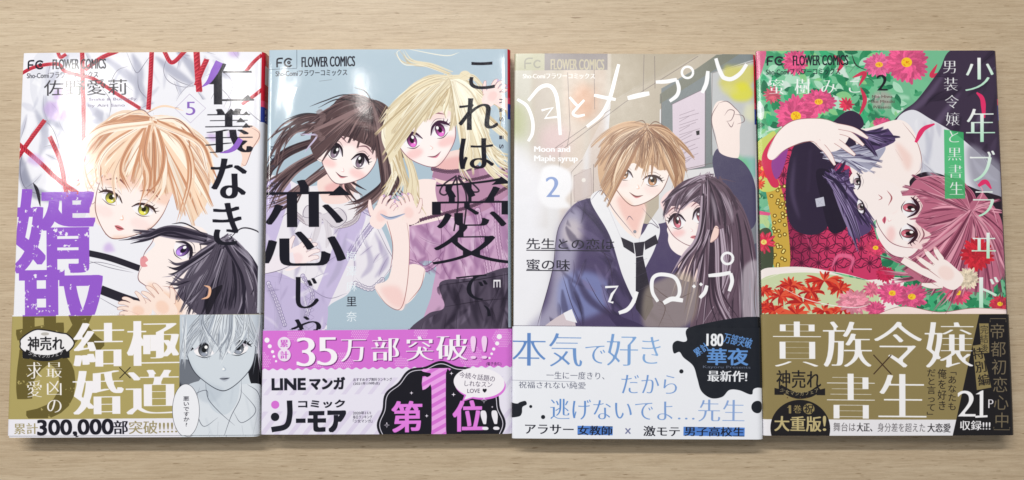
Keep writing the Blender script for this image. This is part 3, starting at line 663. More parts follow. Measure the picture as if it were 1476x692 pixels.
    # blonde hair behind, face, hair
    locks(s, [[(690, 150), (716, 180), (734, 200), (744, 212)], [(684, 170), (704, 210), (724, 232), (740, 240)], [(680, 190), (696, 230), (716, 252), (738, 262)], [(560, 190), (570, 230), (560, 260), (546, 276)], [(572, 180), (580, 240), (584, 264), (572, 290)],
              [(580, 200), (596, 250), (594, 280), (600, 300)], [(690, 140), (724, 150), (740, 176)], [(694, 150), (700, 190), (716, 220), (744, 226)], [(560, 160), (556, 196), (566, 230), (574, 262)]], 4.6, **BLON, n=10, spread=9, seed=31)
    f = face(s, (611, 178), 44, -20, turn=-.18, skin=(254, 245, 243), shade=(246, 212, 206), iris=(168, 72, 150), line=(140, 86, 100), lash=(64, 34, 60), eh=.48, ew=.6, blush=1., ey=.3, lip=(226, 120, 150))
    hair(s, (650, 112), [(566, 214), (572, 194), (586, 182), (600, 176), (614, 169), (630, 160), (644, 156), (654, 164), (662, 186), (668, 200)], 120, **BLON, w=6, bulge=.12, seed=32, jit=5, rj=7)
    hair(s, (646, 110), [(562, 232), (556, 200), (560, 160), (580, 132)], 60, **BLON, w=6, both=True, bulge=.2, seed=33, jit=6)
    hair(s, (652, 112), [(668, 244), (690, 232), (702, 200), (704, 160), (690, 130)], 70, **BLON, w=6, both=True, bulge=-.22, seed=34, jit=6)
    locks(s, [[(650, 102), (620, 92), (590, 88), (576, 74)], [(648, 108), (680, 110), (700, 130)], [(560, 150), (552, 170)], [(654, 112), (672, 190), (664, 234), (676, 262)]], 3.4, **BLON, n=5, spread=5, seed=35)
    s.lines([[(648, 106), (610, 92), (584, 90), (573, 74), (580, 68)], [(700, 200), (722, 216), (732, 236)], [(580, 66), (640, 78), (662, 74)]], 1.4, BLON['light'], .9)
    s.fill(ell(670, 107, 8, 7), BLON['base']); s.lines([[(663, 103), (677, 111)], [(664, 110), (676, 104)]], 1.4, BLON['dark'])
    s.lines([[(664, 214), (662, 226), (664, 234)]], 1.2, (150, 120, 60)); s.fill(ell(664, 212, 2.4), (190, 160, 90))
    # hands
    for (c, k, r, fl) in (((552, 300), 26, 28, 1), ((588, 296), 24, -22, -1)): hand(s, c, k, r, curl=.4, skin=(253, 232, 228), shade=(246, 196, 190), line=(150, 90, 100), flip=fl, nails=(206, 170, 214))
    s.line([(548, 304), (562, 310), (584, 304)], 4.2, (178, 188, 214)); s.lines([[(548, 303), (564, 309), (584, 303)]], .9, (100, 110, 140))
    hand(s, (712, 132), 22, 38, curl=.5, skin=(253, 228, 224), shade=(246, 190, 186), line=(160, 100, 110), nails=(206, 170, 214)); s.fill(ribbon(cr([(714, 140), (728, 148), (744, 154)]), 16, 'none'), (252, 226, 222))
    hand(s, (432, 362), 30, 60, curl=.3, skin=(252, 236, 236), shade=(240, 200, 204), line=(140, 100, 110)); s.fill(ribbon(cr([(370, 378), (396, 374), (424, 368)]), 22, 'none'), (240, 232, 240)); s.line([(370, 390), (400, 384), (424, 374)], 1, (120, 110, 130))
    # heading
    s.fill(ribbon(np.array([(430, 66), (430, 93)]), .7, 'none'), (96, 110, 126)); s.fill(ribbon(np.array([(387, 94), (430, 93)]), .7, 'none'), (96, 110, 126))
    fc_head(s, 400, 77, 1.)
    M(s, '7', (416, 119, 431, 145), (246, 248, 252), w=1.)
    for i, ch in enumerate('This is'): T(s, ch, (719, 128 + 13 * i, 725, 134 + 13 * i), (60, 60, 76), rot=90) if ch != ' ' else None
    for i, ch in enumerate('but not'): T(s, ch, (391, 204 + 13 * i, 397, 210 + 13 * i), (60, 60, 76), rot=90) if ch != ' ' else None
    M(s, 'E', (710, 402, 722, 412), (238, 236, 242), w=.6, rot=90)
    K = (22, 20, 32)
    M(s, 'こ', (667, 78, 721, 132), K, w=.4, dir='h', e=.15); M(s, 'れ', (658, 134, 718, 190), K, w=.9, e=.6, dir='h'); M(s, 'は', (656, 190, 714, 246), K, w=.9, e=.6, dir='h')
    M(s, '愛', (614, 246, 744, 386), K, w=.55, dir='h'); M(s, '恋', (368, 246, 506, 388), K, w=.7, dir='h')
    s.fill([(506, 276), (490, 262), (474, 276)], K); s.fill([(736, 262), (722, 252), (708, 264)], K)
    M(s, 'で', (654, 384, 706, 436), K, w=1.1, dir='h'); s.fill(ribbon(cr([(697, 438), (703, 444), (705, 454)]), 5, 'start'), K)
    M(s, 'じ', (416, 386, 464, 444), K, w=1.1, dir='h'); M(s, 'ゃ', (412, 436, 470, 492), K, w=1.1, dir='h')
    for i, ch in enumerate('梅澤麻里奈'): T(s, ch, (498, 356 + 22 * i, 514, 372 + 22 * i), K if ch == '里' else (236, 244, 250), dir='h', wy=-.1)
    spine_print(s, quad, 471, **SP)
    # ---- band
    PK = (218, 116, 216); WH = (236, 232, 246)
    s.fill([(366, 471), (790, 473), (790, 640), (366, 640)], WH)
    s.setclip([(366, 471), (790, 473), (790, 640), (366, 640)])
    for i in range(-4, 30): s.fill([(360 + i * 21, 640), (368 + i * 21, 640), (408 + i * 21, 590), (400 + i * 21, 590)], (214, 202, 230), .55)
    for i in range(0, 26): s.fill([(360 + i * 19, 566), (367 + i * 19, 566), (386 + i * 19, 542), (379 + i * 19, 542)], (214, 202, 230), .5)
    wv = [(366, 471), (790, 473)] + [(790 - i * 1.5, 528 + 1.4 * math.sin(i * .78)) for i in range(284)]
    s.fill(wv, PK)
    for cx, cy, r in ((428, 474, 13), (375, 516, 14), (520, 476, 12), (494, 518, 14), (608, 476, 10), (680, 512, 16), (726, 486, 14), (580, 522, 10), (458, 524, 8)):
        s.fill([ell(cx + (i + .5 * (j % 2)) * 2.8, cy + j * 2.5, .85, n=8) for i in range(-6, 7) for j in range(-6, 7) if i * i * 7 + j * j * 6 < r * r and 472 < cy + j * 2.5 < 526], (240, 190, 238), .9)
    for k, (x, y, r) in enumerate(((386, 485, 3.8), (390, 494, 3), (394, 502, 2.4), (396, 509, 2), (399, 516, 1.7))): s.fill(ell(x, y, r, n=16), (250, 246, 252))
    for k, (x, y, r) in enumerate(((722, 484, 3.8), (719, 494, 3), (714, 502, 2.4), (711, 509, 2), (708, 515, 1.7))): s.fill(ell(x, y, r, n=16), (250, 246, 252))
    s.fill([ell(412, 491, 9.5), ell(412, 508, 9.5)], (150, 60, 150)); s.fill([ell(411, 490, 9.5), ell(411, 507, 9.5)], (240, 226, 244))
    T(s, '累', (405, 484, 417, 496), (206, 96, 204), dir='h', wx=1.); T(s, '計', (405, 501, 417, 513), (206, 96, 204), dir='h', wx=1.)
    for t, b, w in (('3', (430, 481, 455, 525), 1.2), ('5', (460, 481, 487, 524), 1.2), ('万', (492, 480, 531, 520), 1.1), ('部', (536, 480, 579, 520), 1.1), ('突', (586, 480, 628, 520), 1.1), ('破', (630, 478, 678, 520), 1.1), ('!', (681, 482, 688, 517), 1), ('!', (697, 482, 704, 517), 1)):
        d = 'fit' if len(t.encode()) == 1 else 'h'
        M(s, t, (b[0] + 1.4, b[1] + 1.2, b[2] + 1.4, b[3] + 1.2), (116, 40, 120), w=w, dir=d); M(s, t, b, (250, 246, 252) if t != '!' else (246, 214, 246), w=w, dir=d)
    T(s, '(電子含む)', (703, 521, 725, 527), (50, 30, 60))
    T(s, 'LINE', (393, 542, 441, 558), (26, 26, 38), wx=1.9, wy=1.7); T(s, 'マンガ', (448, 541, 498, 558), (26, 26, 38), wx=1.7, wy=1.5)
    T(s, 'コミック', (431, 574, 498, 585), (26, 26, 38), wx=.9, wy=.9)
    s.fill(ell(397, 580, 6), PK); s.fill(ell(396.5, 598, 6.2), (26, 26, 38))
    s.fill(ribbon(cr([(418, 574), (418, 596), (412, 612), (391, 617)]), 8, 'none'), (26, 26, 38))
    s.fill(ribbon(np.array([(427, 604), (441, 604)]), 6.4, 'none'), (26, 26, 38))
    T(s, 'モア', (446, 591, 498, 620), (26, 26, 38), wx=4, wy=3.2)
    T(s, 'おすすめタブ無料ランキング', (511, 542, 567, 547), (40, 36, 52)); T(s, '(2021年1/9時点)', (511, 548, 549, 553), (40, 36, 52))
    T(s, '2020年11/1', (510, 591, 536, 596), (40, 36, 52)); T(s, '毎日ランキング', (510, 597, 538, 602), (40, 36, 52)); T(s, '「少女マンガ」', (510, 603, 538, 608), (40, 36, 52))
    sc = [(638 + (91 + 2.6 * math.cos(i * .1745 * 3)) * math.cos(i * .0436 * 1.0), 612 + (91 + 2.6 * math.cos(i * .1745 * 3)) * math.sin(i * .0436)) for i in range(145)]
    s.fill(sc, (22, 20, 30))
    q = np.array(sc); q = (q - [638, 612]) * .955 + [638, 612]; s.fill(ribbon(np.vstack([q, q[:1]]), 1.1, 'none'), (230, 226, 238))
    one = cr([(612, 530), (650, 529), (650, 533), (645, 536), (645, 620), (645, 640), (624, 640), (624, 620), (624, 558), (620, 556), (611, 561), (611, 541), (618, 542), (623, 539), (622, 536), (612, 534)], True, 2)
    s.fill(one, (240, 168, 238)); c0 = s.clip; s.setclip(one)
    for i in range(16): s.fill([(606, 540 + i * 13), (656, 512 + i * 13), (656, 518 + i * 13), (606, 546 + i * 13)], PK, .95)
    s.setclip([(366, 471), (790, 473), (790, 640), (366, 640)])
    T(s, '第', (565, 576, 612, 624), (232, 130, 230), dir='h', wx=2.4, wy=1.8); T(s, '位', (654, 576, 700, 624), (232, 130, 230), dir='h', wx=2.4, wy=1.8)
    T(s, '!!', (697, 592, 720, 621), (244, 240, 248), wx=2.2, slant=-.12)
    bub = cr(ell(693, 551, 37, 22, 6, 14), True)
    s.fill(bub + np.array([1.5, 3]), (224, 120, 222)); s.fill([(672, 568), (690, 572), (668, 579)], (224, 120, 222)); s.fill(bub, (248, 244, 250)); s.fill([(676, 566), (690, 570), (671, 576)], (248, 244, 250))
    T(s, '今続々話題の', (664, 538, 716, 547), (70, 60, 80), rot=8, wy=-.2); T(s, 'しれなスン', (672, 549, 712, 557), (70, 60, 80), rot=4, wy=-.2); T(s, 'LOVE', (676, 560, 694, 566), (70, 60, 80)); T(s, '♥', (698, 560, 704, 566), (30, 26, 36))
    for x, y, r, h in ((595, 565, 3, 0), (617, 599, 3, 0), (653, 537, 3, 0), (656, 568, 3.4, 0), (559, 612, 4, 1), (700, 577, 4.5, 1), (712, 587, 2, 0)): sparkle(s, x, y, r, (244, 236, 248), h)
    s.setclip(); mark_FC_spine(s, quad)
    return s
# ---------------------------------------------------------------- book three: pale corridor, a couple, white band
CHES = dict(base=(212, 174, 138), dark=(162, 118, 88), light=(244, 220, 192), line=(104, 66, 48))
PLUM = dict(base=(102, 80, 96), dark=(54, 38, 54), light=(186, 168, 184), line=(38, 24, 36))
def book_three():
    quad = [(741, 81), (1086, 81), (1103, 631), (741, 635)]
    s = Sheet(quad, 352, 560, 44, (226, 224, 226))
    SP = dict(body=(214, 212, 222))
    # corridor: boards, beams, notice board, door
    s.fill([(735, 70), (1000, 70), (880, 150), (840, 230), (735, 300)], s.grad((745, 90), (186, 176, 158), (900, 240), (216, 206, 196)))
    for x, w, c in ((738, 30, (212, 214, 204)), (772, 24, (196, 186, 176)), (812, 34, (222, 204, 190)), (852, 22, (206, 184, 168))):
        s.fill([(x, 70), (x + w, 70), (x + w - 6, 330), (x - 4, 330)], c, .6, soft=3)
    s.fill(cr(ell(842, 150, 18, 26), True), (214, 160, 126), .75, soft=7); s.fill(cr(ell(748, 180, 12, 30), True), (176, 184, 130), .7, soft=8); s.fill(ell(800, 205, 22, 26), (226, 196, 200), .7, soft=8)
    s.fill([(1004, 80), (1060, 80), (950, 160), (950, 300), (930, 330), (870, 300), (880, 150)], (188, 176, 156), .9); s.fill([(880, 80), (1008, 80), (880, 150)], (176, 164, 142), .9, soft=1)
    s.fill([(1040, 80), (1100, 80), (1110, 300), (1110, 500), (1040, 500), (1040, 240), (952, 250), (952, 130)], (128, 136, 138)); s.fill([(1030, 82), (1064, 80), (950, 152), (950, 138)], (126, 128, 116))
    s.fill([(1022, 108), (1096, 84), (1104, 300), (1026, 224)], (196, 198, 200)); s.fill([(968, 152), (1014, 130), (1015, 240), (970, 250)], (222, 208, 220)); 
    s.lines([[(966, 153), (1015, 129)], [(970, 250), (1015, 240)]], .9, (120, 106, 116), .8, 'none'); s.fill(ribbon(np.array([(1015, 129), (1016, 241)]), .9, 'none'), (120, 106, 116), .8)
    for i in range(17): s.fill(ribbon(np.array([(978, 168 + i * 4.6), (978 + 22 + 8 * math.sin(i * 2.3), 160 + i * 4.4)]), .7, 'none'), (150, 134, 146), .75)
    s.fill([(1002, 190), (1007, 189), (1007, 195), (1003, 196)], (24, 22, 26))
    for p in ([(809, 219), (900, 150), (1004, 84)], [(812, 212), (800, 216), (880, 160)], [(818, 108), (822, 190), (818, 214)], [(856, 100), (857, 160)], [(927, 82), (926, 140)], [(942, 84), (943, 130)], [(952, 140), (953, 180)], [(808, 216), (806, 262)], [(840, 232), (824, 250), (824, 306)], [(856, 238), (856, 300)], [(828, 255), (852, 244), (854, 282), (829, 292), (828, 255)], [(1024, 224), (1024, 108), (1092, 88)], [(952, 252), (1040, 232)]):
        s.fill(ribbon(np.array(p, float), .8, 'none'), (112, 98, 96), .75)
    s.fill(cr([(828, 256), (852, 245), (854, 282), (829, 292)], True, 2), (206, 190, 186), .7); s.fill(ell(842, 261, 3), (238, 232, 226))
    for x, y, r, c in ((1062, 112, 26, (214, 206, 90)), (1066, 134, 16, (226, 222, 40)), (1050, 130, 12, (218, 214, 120)), (1080, 240, 18, (120, 186, 174)), (1064, 240, 16, (110, 196, 140)), (1084, 160, 16, (226, 226, 190))):
        s.fill(cr(ell(x, y, r, r * .85, 0, 10) + _rng.normal(0, r * .13, (10, 2)), True), c, .75, soft=3)
    s.fill([(1054, 290), (1108, 290), (1108, 370), (1060, 340)], (128, 132, 140)); s.fill([(1064, 360), (1110, 340), (1110, 480), (1070, 480)], (88, 92, 112), .9)
    # raised fist and sleeve
    s.fill(cr([(1026, 232), (1032, 268), (1022, 272), (1018, 292), (1036, 320), (1080, 330), (1092, 300), (1086, 262), (1072, 236), (1050, 222), (1034, 214)], True), (76, 70, 100))
    s.fill(cr([(1030, 150), (1024, 172), (1030, 196), (1036, 220), (1058, 228), (1064, 222), (1064, 190), (1066, 176), (1060, 160), (1044, 148)], True), (250, 234, 228))
    s.lines([[(1034, 150), (1024, 174), (1036, 222)], [(1034, 150), (1046, 148), (1058, 158), (1066, 166)], [(1042, 168), (1048, 160), (1056, 162), (1052, 174), (1044, 176)], [(1056, 166), (1068, 168), (1070, 176), (1060, 180)], [(1046, 176), (1052, 184), (1056, 176)], [(1024, 268), (1036, 258), (1060, 262)], [(1020, 290), (1040, 300)]], 1, (112, 84, 90), .9)
    # white glow at the left where the art fades away
    s.fill(cr([(700, 200), (770, 230), (800, 260), (790, 330), (800, 400), (770, 480), (700, 520)], True), (240, 240, 246), .95, soft=14)
    # young man: jacket, shirt, tie
    NV = (78, 66, 104)
    s.fill(cr([(806, 470), (780, 470), (800, 380), (806, 330), (828, 296), (858, 286), (880, 292), (920, 320), (960, 320), (970, 300), (1000, 330), (990, 480)], True), NV)
    s.fill(cr([(790, 440), (800, 380), (806, 330), (824, 300), (840, 310), (834, 360), (824, 420), (810, 480), (760, 480)], True), (176, 172, 196), .85, soft=5)
    s.fill(cr([(812, 400), (850, 392), (880, 410), (876, 440), (856, 456), (820, 462), (806, 440)], True), (134, 146, 200), .75, soft=4)
    s.fill(cr([(816, 320), (832, 318), (842, 338), (832, 352), (812, 346)], True), (220, 208, 206), .6, soft=5)
    folds(s, [[(866, 350), (890, 400), (930, 450)], [(830, 390), (850, 430), (890, 460)], [(900, 360), (910, 420), (960, 470)], [(850, 300), (880, 350), (884, 400)], [(940, 400), (960, 440)]], 10, (54, 44, 76), .7, 2)
    cloth(s, [(826, 300), (858, 292), (884, 360), (900, 420), (920, 470), (800, 470), (806, 380)], 46, (44, 36, 66), (128, 116, 156), (30, 22, 44), 60, 8, 9, 46)
    s.fill(cr([(780, 480), (820, 450), (832, 470), (826, 482)], True), (214, 200, 206)); s.fill([(814, 452), (826, 446), (834, 466), (818, 462)], (240, 240, 246))
    s.lines([[(828, 298), (806, 330), (798, 390), (782, 450), (776, 472)], [(858, 288), (886, 350), (904, 400), (916, 470)], [(846, 400), (870, 440), (904, 470)], [(812, 396), (826, 440), (840, 470)], [(862, 352), (880, 380), (886, 420)]], 1, (52, 40, 64), .9)
    s.fill(cr([(852, 290), (868, 276), (884, 300), (920, 340), (940, 316), (952, 330), (944, 360), (926, 400), (922, 440), (900, 400), (880, 340)], True), (240, 240, 244))
    s.fill(cr([(872, 262), (896, 272), (930, 296), (926, 330), (920, 344), (900, 330), (880, 300)], True), (253, 236, 228)); s.fill(cr([(890, 286), (930, 292), (924, 320), (914, 336)], True), (244, 190, 180), .7, soft=2.5)
    s.lines([[(852, 290), (868, 276), (886, 304), (918, 342)], [(868, 278), (900, 352)], [(926, 300), (950, 328), (936, 322), (922, 344)], [(904, 318), (908, 312), (914, 318)], [(922, 340), (926, 400)]], 1, (96, 84, 104), .9)
    s.fill(ell(916, 334, 2.4), (150, 150, 160))
    s.fill([[(896, 342), (914, 350), (916, 366), (900, 356)], [(915, 350), (930, 348), (928, 368), (918, 370)], [(918, 371), (928, 369), (944, 440), (932, 462), (918, 444)], [(930, 348), (946, 338), (950, 350), (931, 360)]], (40, 34, 48)); s.lines([[(916, 380), (934, 372)], [(916, 400), (936, 390)], [(918, 420), (938, 410)]], 1.4, (110, 104, 122))
    # face
    f = face(s, (923, 238), 43, 12, turn=.12, skin=(254, 242, 236), shade=(244, 204, 184), iris=(150, 104, 70), line=(120, 74, 66), lash=(60, 40, 40), eh=.36, ew=.56, blush=.35, openness=.8, ey=.42, ear=-1, brow=(120, 80, 60))
    hair(s, (932, 186), [(872, 282), (880, 262), (890, 244), (902, 242), (914, 236), (926, 244), (938, 238), (950, 246), (962, 246), (972, 262), (980, 266)], 150, **CHES, w=4.4, bulge=.3, seed=41, jit=5, rj=6, lines=.8)
    hair(s, (932, 184), [(880, 290), (866, 268), (862, 236), (868, 206)], 70, **CHES, w=4.6, both=True, bulge=.28, seed=42, jit=6, lines=.8)
    hair(s, (934, 184), [(976, 280), (986, 256), (986, 226), (974, 204)], 70, **CHES, w=4.6, both=True, bulge=-.26, seed=43, jit=6, lines=.8)
    locks(s, [[(930, 186), (900, 214), (886, 246), (880, 270)], [(934, 186), (938, 212), (932, 240), (926, 262)], [(936, 186), (966, 216), (978, 252), (976, 284)]], 3.4, **CHES, n=6, spread=6, seed=44)
    s.lines([[(932, 184), (926, 176), (914, 178)], [(934, 184), (944, 177), (958, 184)], [(862, 226), (868, 214)], [(986, 240), (992, 258)]], 1.3, CHES['line'], .8)
    inklines(s, (932, 186), [(866, 260), (880, 268), (890, 244), (902, 242), (914, 236), (926, 244), (938, 238), (950, 246), (962, 246), (972, 262), (984, 262)], 110, CHES['line'], bulge=.3, jit=5)
    # young woman with long dark hair
    s.fill(cr([(970, 302), (966, 320), (962, 330), (964, 338), (964, 348), (970, 360), (984, 368), (1000, 362), (1012, 340), (1014, 290), (980, 280)], True), (254, 242, 240))
    s.fill(cr([(984, 366), (1010, 352), (1014, 400), (980, 400)], True), (246, 218, 214))
    f = face(s, (993, 305), 35, -14, turn=-.35, skin=(254, 243, 241), shade=(246, 206, 206), iris=(160, 76, 92), line=(120, 70, 80), lash=(44, 26, 38), eh=.56, ew=.62, blush=1, mouth='open', ey=.26, lip=(232, 130, 140))
    hair(s, (1020, 256), [(956, 318), (960, 298), (972, 297), (984, 294), (998, 290), (1010, 298), (1016, 324)], 90, **PLUM, w=4.6, bulge=.34, seed=45, jit=5, rj=7, lines=.7)
    s.fill(cr([(1010, 270), (1040, 262), (1062, 300), (1074, 360), (1080, 420), (1082, 480), (1000, 480), (1010, 420), (1006, 380), (1014, 330)], True), PLUM['base'])
    locks(s, [[(1020, 256), (1046, 290), (1062, 360), (1070, 470)], [(1020, 256), (1036, 300), (1046, 380), (1044, 474)], [(1018, 258), (1020, 320), (1018, 400), (1010, 474)], [(1024, 256), (1066, 300), (1082, 380), (1084, 474)], [(1016, 262), (1014, 330), (996, 380), (984, 430)],
              [(1030, 258), (1056, 320), (1058, 400), (1026, 474)], [(1020, 258), (1030, 340), (1034, 420), (1060, 474)], [(1016, 280), (1008, 340), (990, 370), (970, 400)]], 5, **PLUM, n=16, spread=9, seed=46)
    hair(s, (1020, 256), [(1020, 330), (1036, 330), (1054, 320), (1064, 300)], 50, **PLUM, w=4.5, both=True, bulge=-.2, seed=47, jit=6)
    for p in ([(1024, 276), (1030, 300), (1032, 320)], [(1040, 276), (1052, 300), (1056, 320)], [(1000, 270), (994, 278), (990, 284)]): s.fill(ribbon(cr(p), 5), (222, 210, 222), .55, soft=1.4)
    s.fill(cr([(1030, 326), (1036, 328), (1034, 342), (1024, 348)], True), (248, 216, 206)); s.lines([[(1030, 326), (1037, 330), (1034, 342), (1024, 349)]], .9, (120, 70, 80))
    s.fill(cr([(1070, 390), (1100, 380), (1104, 480), (1076, 480)], True), (214, 208, 216), .6, soft=2); s.fill(cr([(930, 420), (950, 404), (986, 392), (1008, 410), (1000, 460), (960, 480), (930, 470)], True), (186, 172, 152), .6, soft=3)
    s.lines([[(930, 424), (960, 440), (950, 474)], [(940, 410), (970, 430), (1000, 420)], [(936, 440), (926, 470)], [(960, 444), (980, 476)], [(1090, 390), (1088, 430), (1094, 470)]], 1, (92, 74, 70), .85)
    for i in range(9): s.lines([[(944 + i * 1.2, 414 + i * 6.2), (962 + i * 1.0, 418 + i * 6)]], 1, (110, 84, 76), .7)
    s.fill(cr([(930, 470), (880, 452), (900, 476)], True), (60, 48, 84))
    # heading plate
    s.fill([(735, 70), (785, 81), (785, 105), (735, 105)], (182, 182, 150), .8); s.fill([(785, 80), (875, 79), (875, 104), (785, 105)], (134, 126, 128), .9)
    L = [[(757, 103), (757, 92), (761, 88), (768, 88)], [(757, 95), (766, 95)]]
    for p in L: s.fill(ribbon(cr(p), 2, 'none'), (150, 148, 132))
    s.fill(ribbon(ell(775, 96, 5, n=24, a0=40, a1=320), 2.2, 'none'), (150, 148, 132))
    T(s, 'FLOWER COMICS', (794, 89, 870, 104), (190, 180, 150), wx=.9); T(s, 'Sho-Comiフラワーコミックス', (754, 109, 857, 117), (244, 242, 240), wx=.5)
    # title, white hand lettering
    WH = (250, 250, 252)
    def sw(p, w=5., c=True): s.fill(ribbon(cr(p) if c else np.array(p, float), w, [.8, 1, 1, 1, .8]), WH)
    sw([(746, 146), (760, 156), (768, 176), (768, 194), (762, 206)]); sw([(762, 148), (778, 130), (792, 127), (801, 138), (805, 160), (808, 197)], 5.5)
    sw([(781, 162), (797, 158), (786, 173), (806, 171)], 4, False)
    sw([(821, 143), (828, 151), (834, 157)], 4); sw([(842, 147), (832, 158), (826, 166), (832, 170), (843, 168)], 4)
    sw([(891, 96), (886, 116), (878, 146), (866, 168), (846, 185)], 5.5); sw([(856, 140), (870, 143), (887, 146)], 5)
    sw([(904, 144), (920, 140), (935, 137)], 7); sw([(944, 121), (960, 120), (974, 117)], 5.5); sw([(974, 118), (977, 130), (974, 140), (964, 148)], 5.5)
    s.fill(ribbon(np.vstack([ell(989, 107, 8)] + [ell(989, 107, 8)[:1]]), 3.4, 'none'), WH)
    sw([(1018, 105), (1016, 122), (1010, 136)], 6); sw([(1029, 87), (1033, 100), (1038, 111), (1042, 115), (1052, 116), (1064, 108), (1073, 95)], 6)
    T(s, 'Moon and', (771, 213, 822, 221), WH, wx=.9); T(s, 'Maple syrup', (771, 226, 833, 237), WH, wx=.9)
    s.fill(cr([(778, 262), (784, 244), (802, 240), (822, 250), (826, 272), (816, 288), (822, 300), (790, 300), (776, 282)], True), (246, 246, 250), .95, soft=2)
    M(s, '2', (788, 256, 807, 286), (142, 164, 214), w=1.0)
    T(s, '先生との恋は', (759, 344, 888, 361), (28, 26, 40), dir='h', wx=.3); T(s, '蜜の味', (759, 374, 824, 391), (28, 26, 40), dir='h', wx=.3)
    s.fill([ribbon(np.array([(760, 362), (881, 362)]), 1.3, 'none'), ribbon(np.array([(760, 391), (821, 391)]), 1.3, 'none')], (28, 26, 40))
    sw([(874, 414), (892, 413), (884, 424), (880, 435), (886, 436)], 4, False); sw([(920, 420), (914, 436), (906, 446), (894, 451)], 6)
    sw([(950, 434), (942, 420), (942, 402), (952, 395), (972, 398), (980, 410), (980, 424), (972, 432)], 5.5); sw([(958, 436), (970, 430), (986, 432)], 7)
    sw([(1000, 410), (1003, 413)], 5, False); sw([(1010, 407), (1013, 410)], 5, False); sw([(1020, 410), (1017, 420), (1010, 428)], 5.5)
    sw([(1022, 396), (1040, 394), (1054, 391)], 5.5); sw([(1054, 392), (1056, 404), (1052, 418)], 5.5); s.fill(ribbon(np.vstack([ell(1049, 371, 8), ell(1049, 371, 8)[:1]]), 3.6, 'none'), WH)
    spine_print(s, quad, 471, **SP)
    # ---- band
    y0 = 471; s.fill([(730, y0), (1160, y0), (1160, 650), (730, 650)], (240, 242, 248)); BL = (100, 150, 214)
    s.fill(ribbon(np.array([(735, 471), (1110, 470)]), 1, 'none'), (90, 84, 100), .6)
    fb = s.grad((740, 480), (92, 132, 196), (960, 540), (140, 180, 226))
    for t, b in (('本', (740, 478, 794, 532)), ('気', (793, 478, 846, 532)), ('で', (846, 492, 880, 528)), ('好', (878, 478, 926, 530)), ('き', (924, 480, 962, 528))): M(s, t, b, fb, w=.35, dir='h')
    f2 = s.grad((800, 560), (92, 140, 206), (1090, 600), (150, 176, 222))
    for t, b in (('だから', (899, 536, 985, 570)), ('逃げないでよ…', (797, 574, 1010, 608)), ('先生', (1010, 572, 1080, 608))): M(s, t, b, f2, w=.3, dir='h')
    T(s, '一生に一度きり、', (792, 536, 884, 548), (70, 74, 96), dir='h', wy=-.3); T(s, '祝福されない純愛', (752, 551, 850, 562), (70, 74, 96), dir='h', wy=-.3)
    s.fill(ribbon(np.array([(735, 550), (834, 551)]), .6, 'none'), (130, 134, 150), .8)
    K = (22, 26, 36)
    s.fill(cr([(1004, 468), (1120, 460), (1160, 560), (1097, 556), (1088, 566), (1070, 560), (1056, 560), (1046, 570), (1030, 572), (1016, 562), (1010, 544), (1004, 526), (990, 514), (984, 506), (976, 508), (974, 496), (980, 490), (994, 490)], True), K)
    s.setclip([(730, y0), (1160, y0), (1160, 650), (730, 650)]); s.fill([(1004, 470), (1160, 470), (1160, 556), (1098, 552), (1030, 540)], K); s.setclip()
    s.fill([(1106, 470), (1160, 470), (1160, 640), (1106, 640)], (236, 238, 246))
    s.fill(ell(981, 499, 7), K); s.fill(ell(987, 534, 3), K); s.fill(ell(788, 603, 3), K); s.fill(ell(770, 588, 2.2), K); s.fill(ell(1097, 584, 9), K)
    s.fill(cr([(735, 584), (750, 584), (754, 582), (762, 580), (764, 585), (758, 589), (757, 598), (752, 603), (735, 603)], True), K)
    T(s, '累計', (1004, 496, 1026, 508), BL, rot=-36, wx=.8); T(s, '180', (1023, 479, 1046, 497), (244, 246, 250), wx=1.6)
    T(s, '万部突破', (1047, 481, 1088, 496), BL, rot=12, wx=.6)
    T(s, '華夜', (1024, 500, 1082, 524), BL, wx=1.5, wy=.8); T(s, 'Kayoru Presents', (1018, 525, 1086, 530), (110, 120, 140)); T(s, '最新作!', (1025, 532, 1081, 548), (244, 246, 250), wx=1.1)
    T(s, 'アラサー', (760, 612, 834, 629), (30, 32, 44), dir='h', wx=.7); s.fill([(838, 615), (889, 615), (889, 628), (838, 628)], (84, 134, 214)); T(s, '女教師', (838, 614, 889, 629), (22, 26, 44), dir='h', wx=.7)
    T(s, '×', (907, 617, 915, 626), (120, 124, 160), wx=.3); T(s, '激モテ', (933, 613, 987, 629), (30, 32, 44), dir='h', wx=.7); s.fill([(991, 614), (1079, 614), (1079, 627), (991, 627)], (84, 134, 214)); T(s, '男子高校生', (992, 613, 1079, 628), (22, 26, 44), dir='h', wx=.7)
    mark_FC_spine(s, quad)
    return s

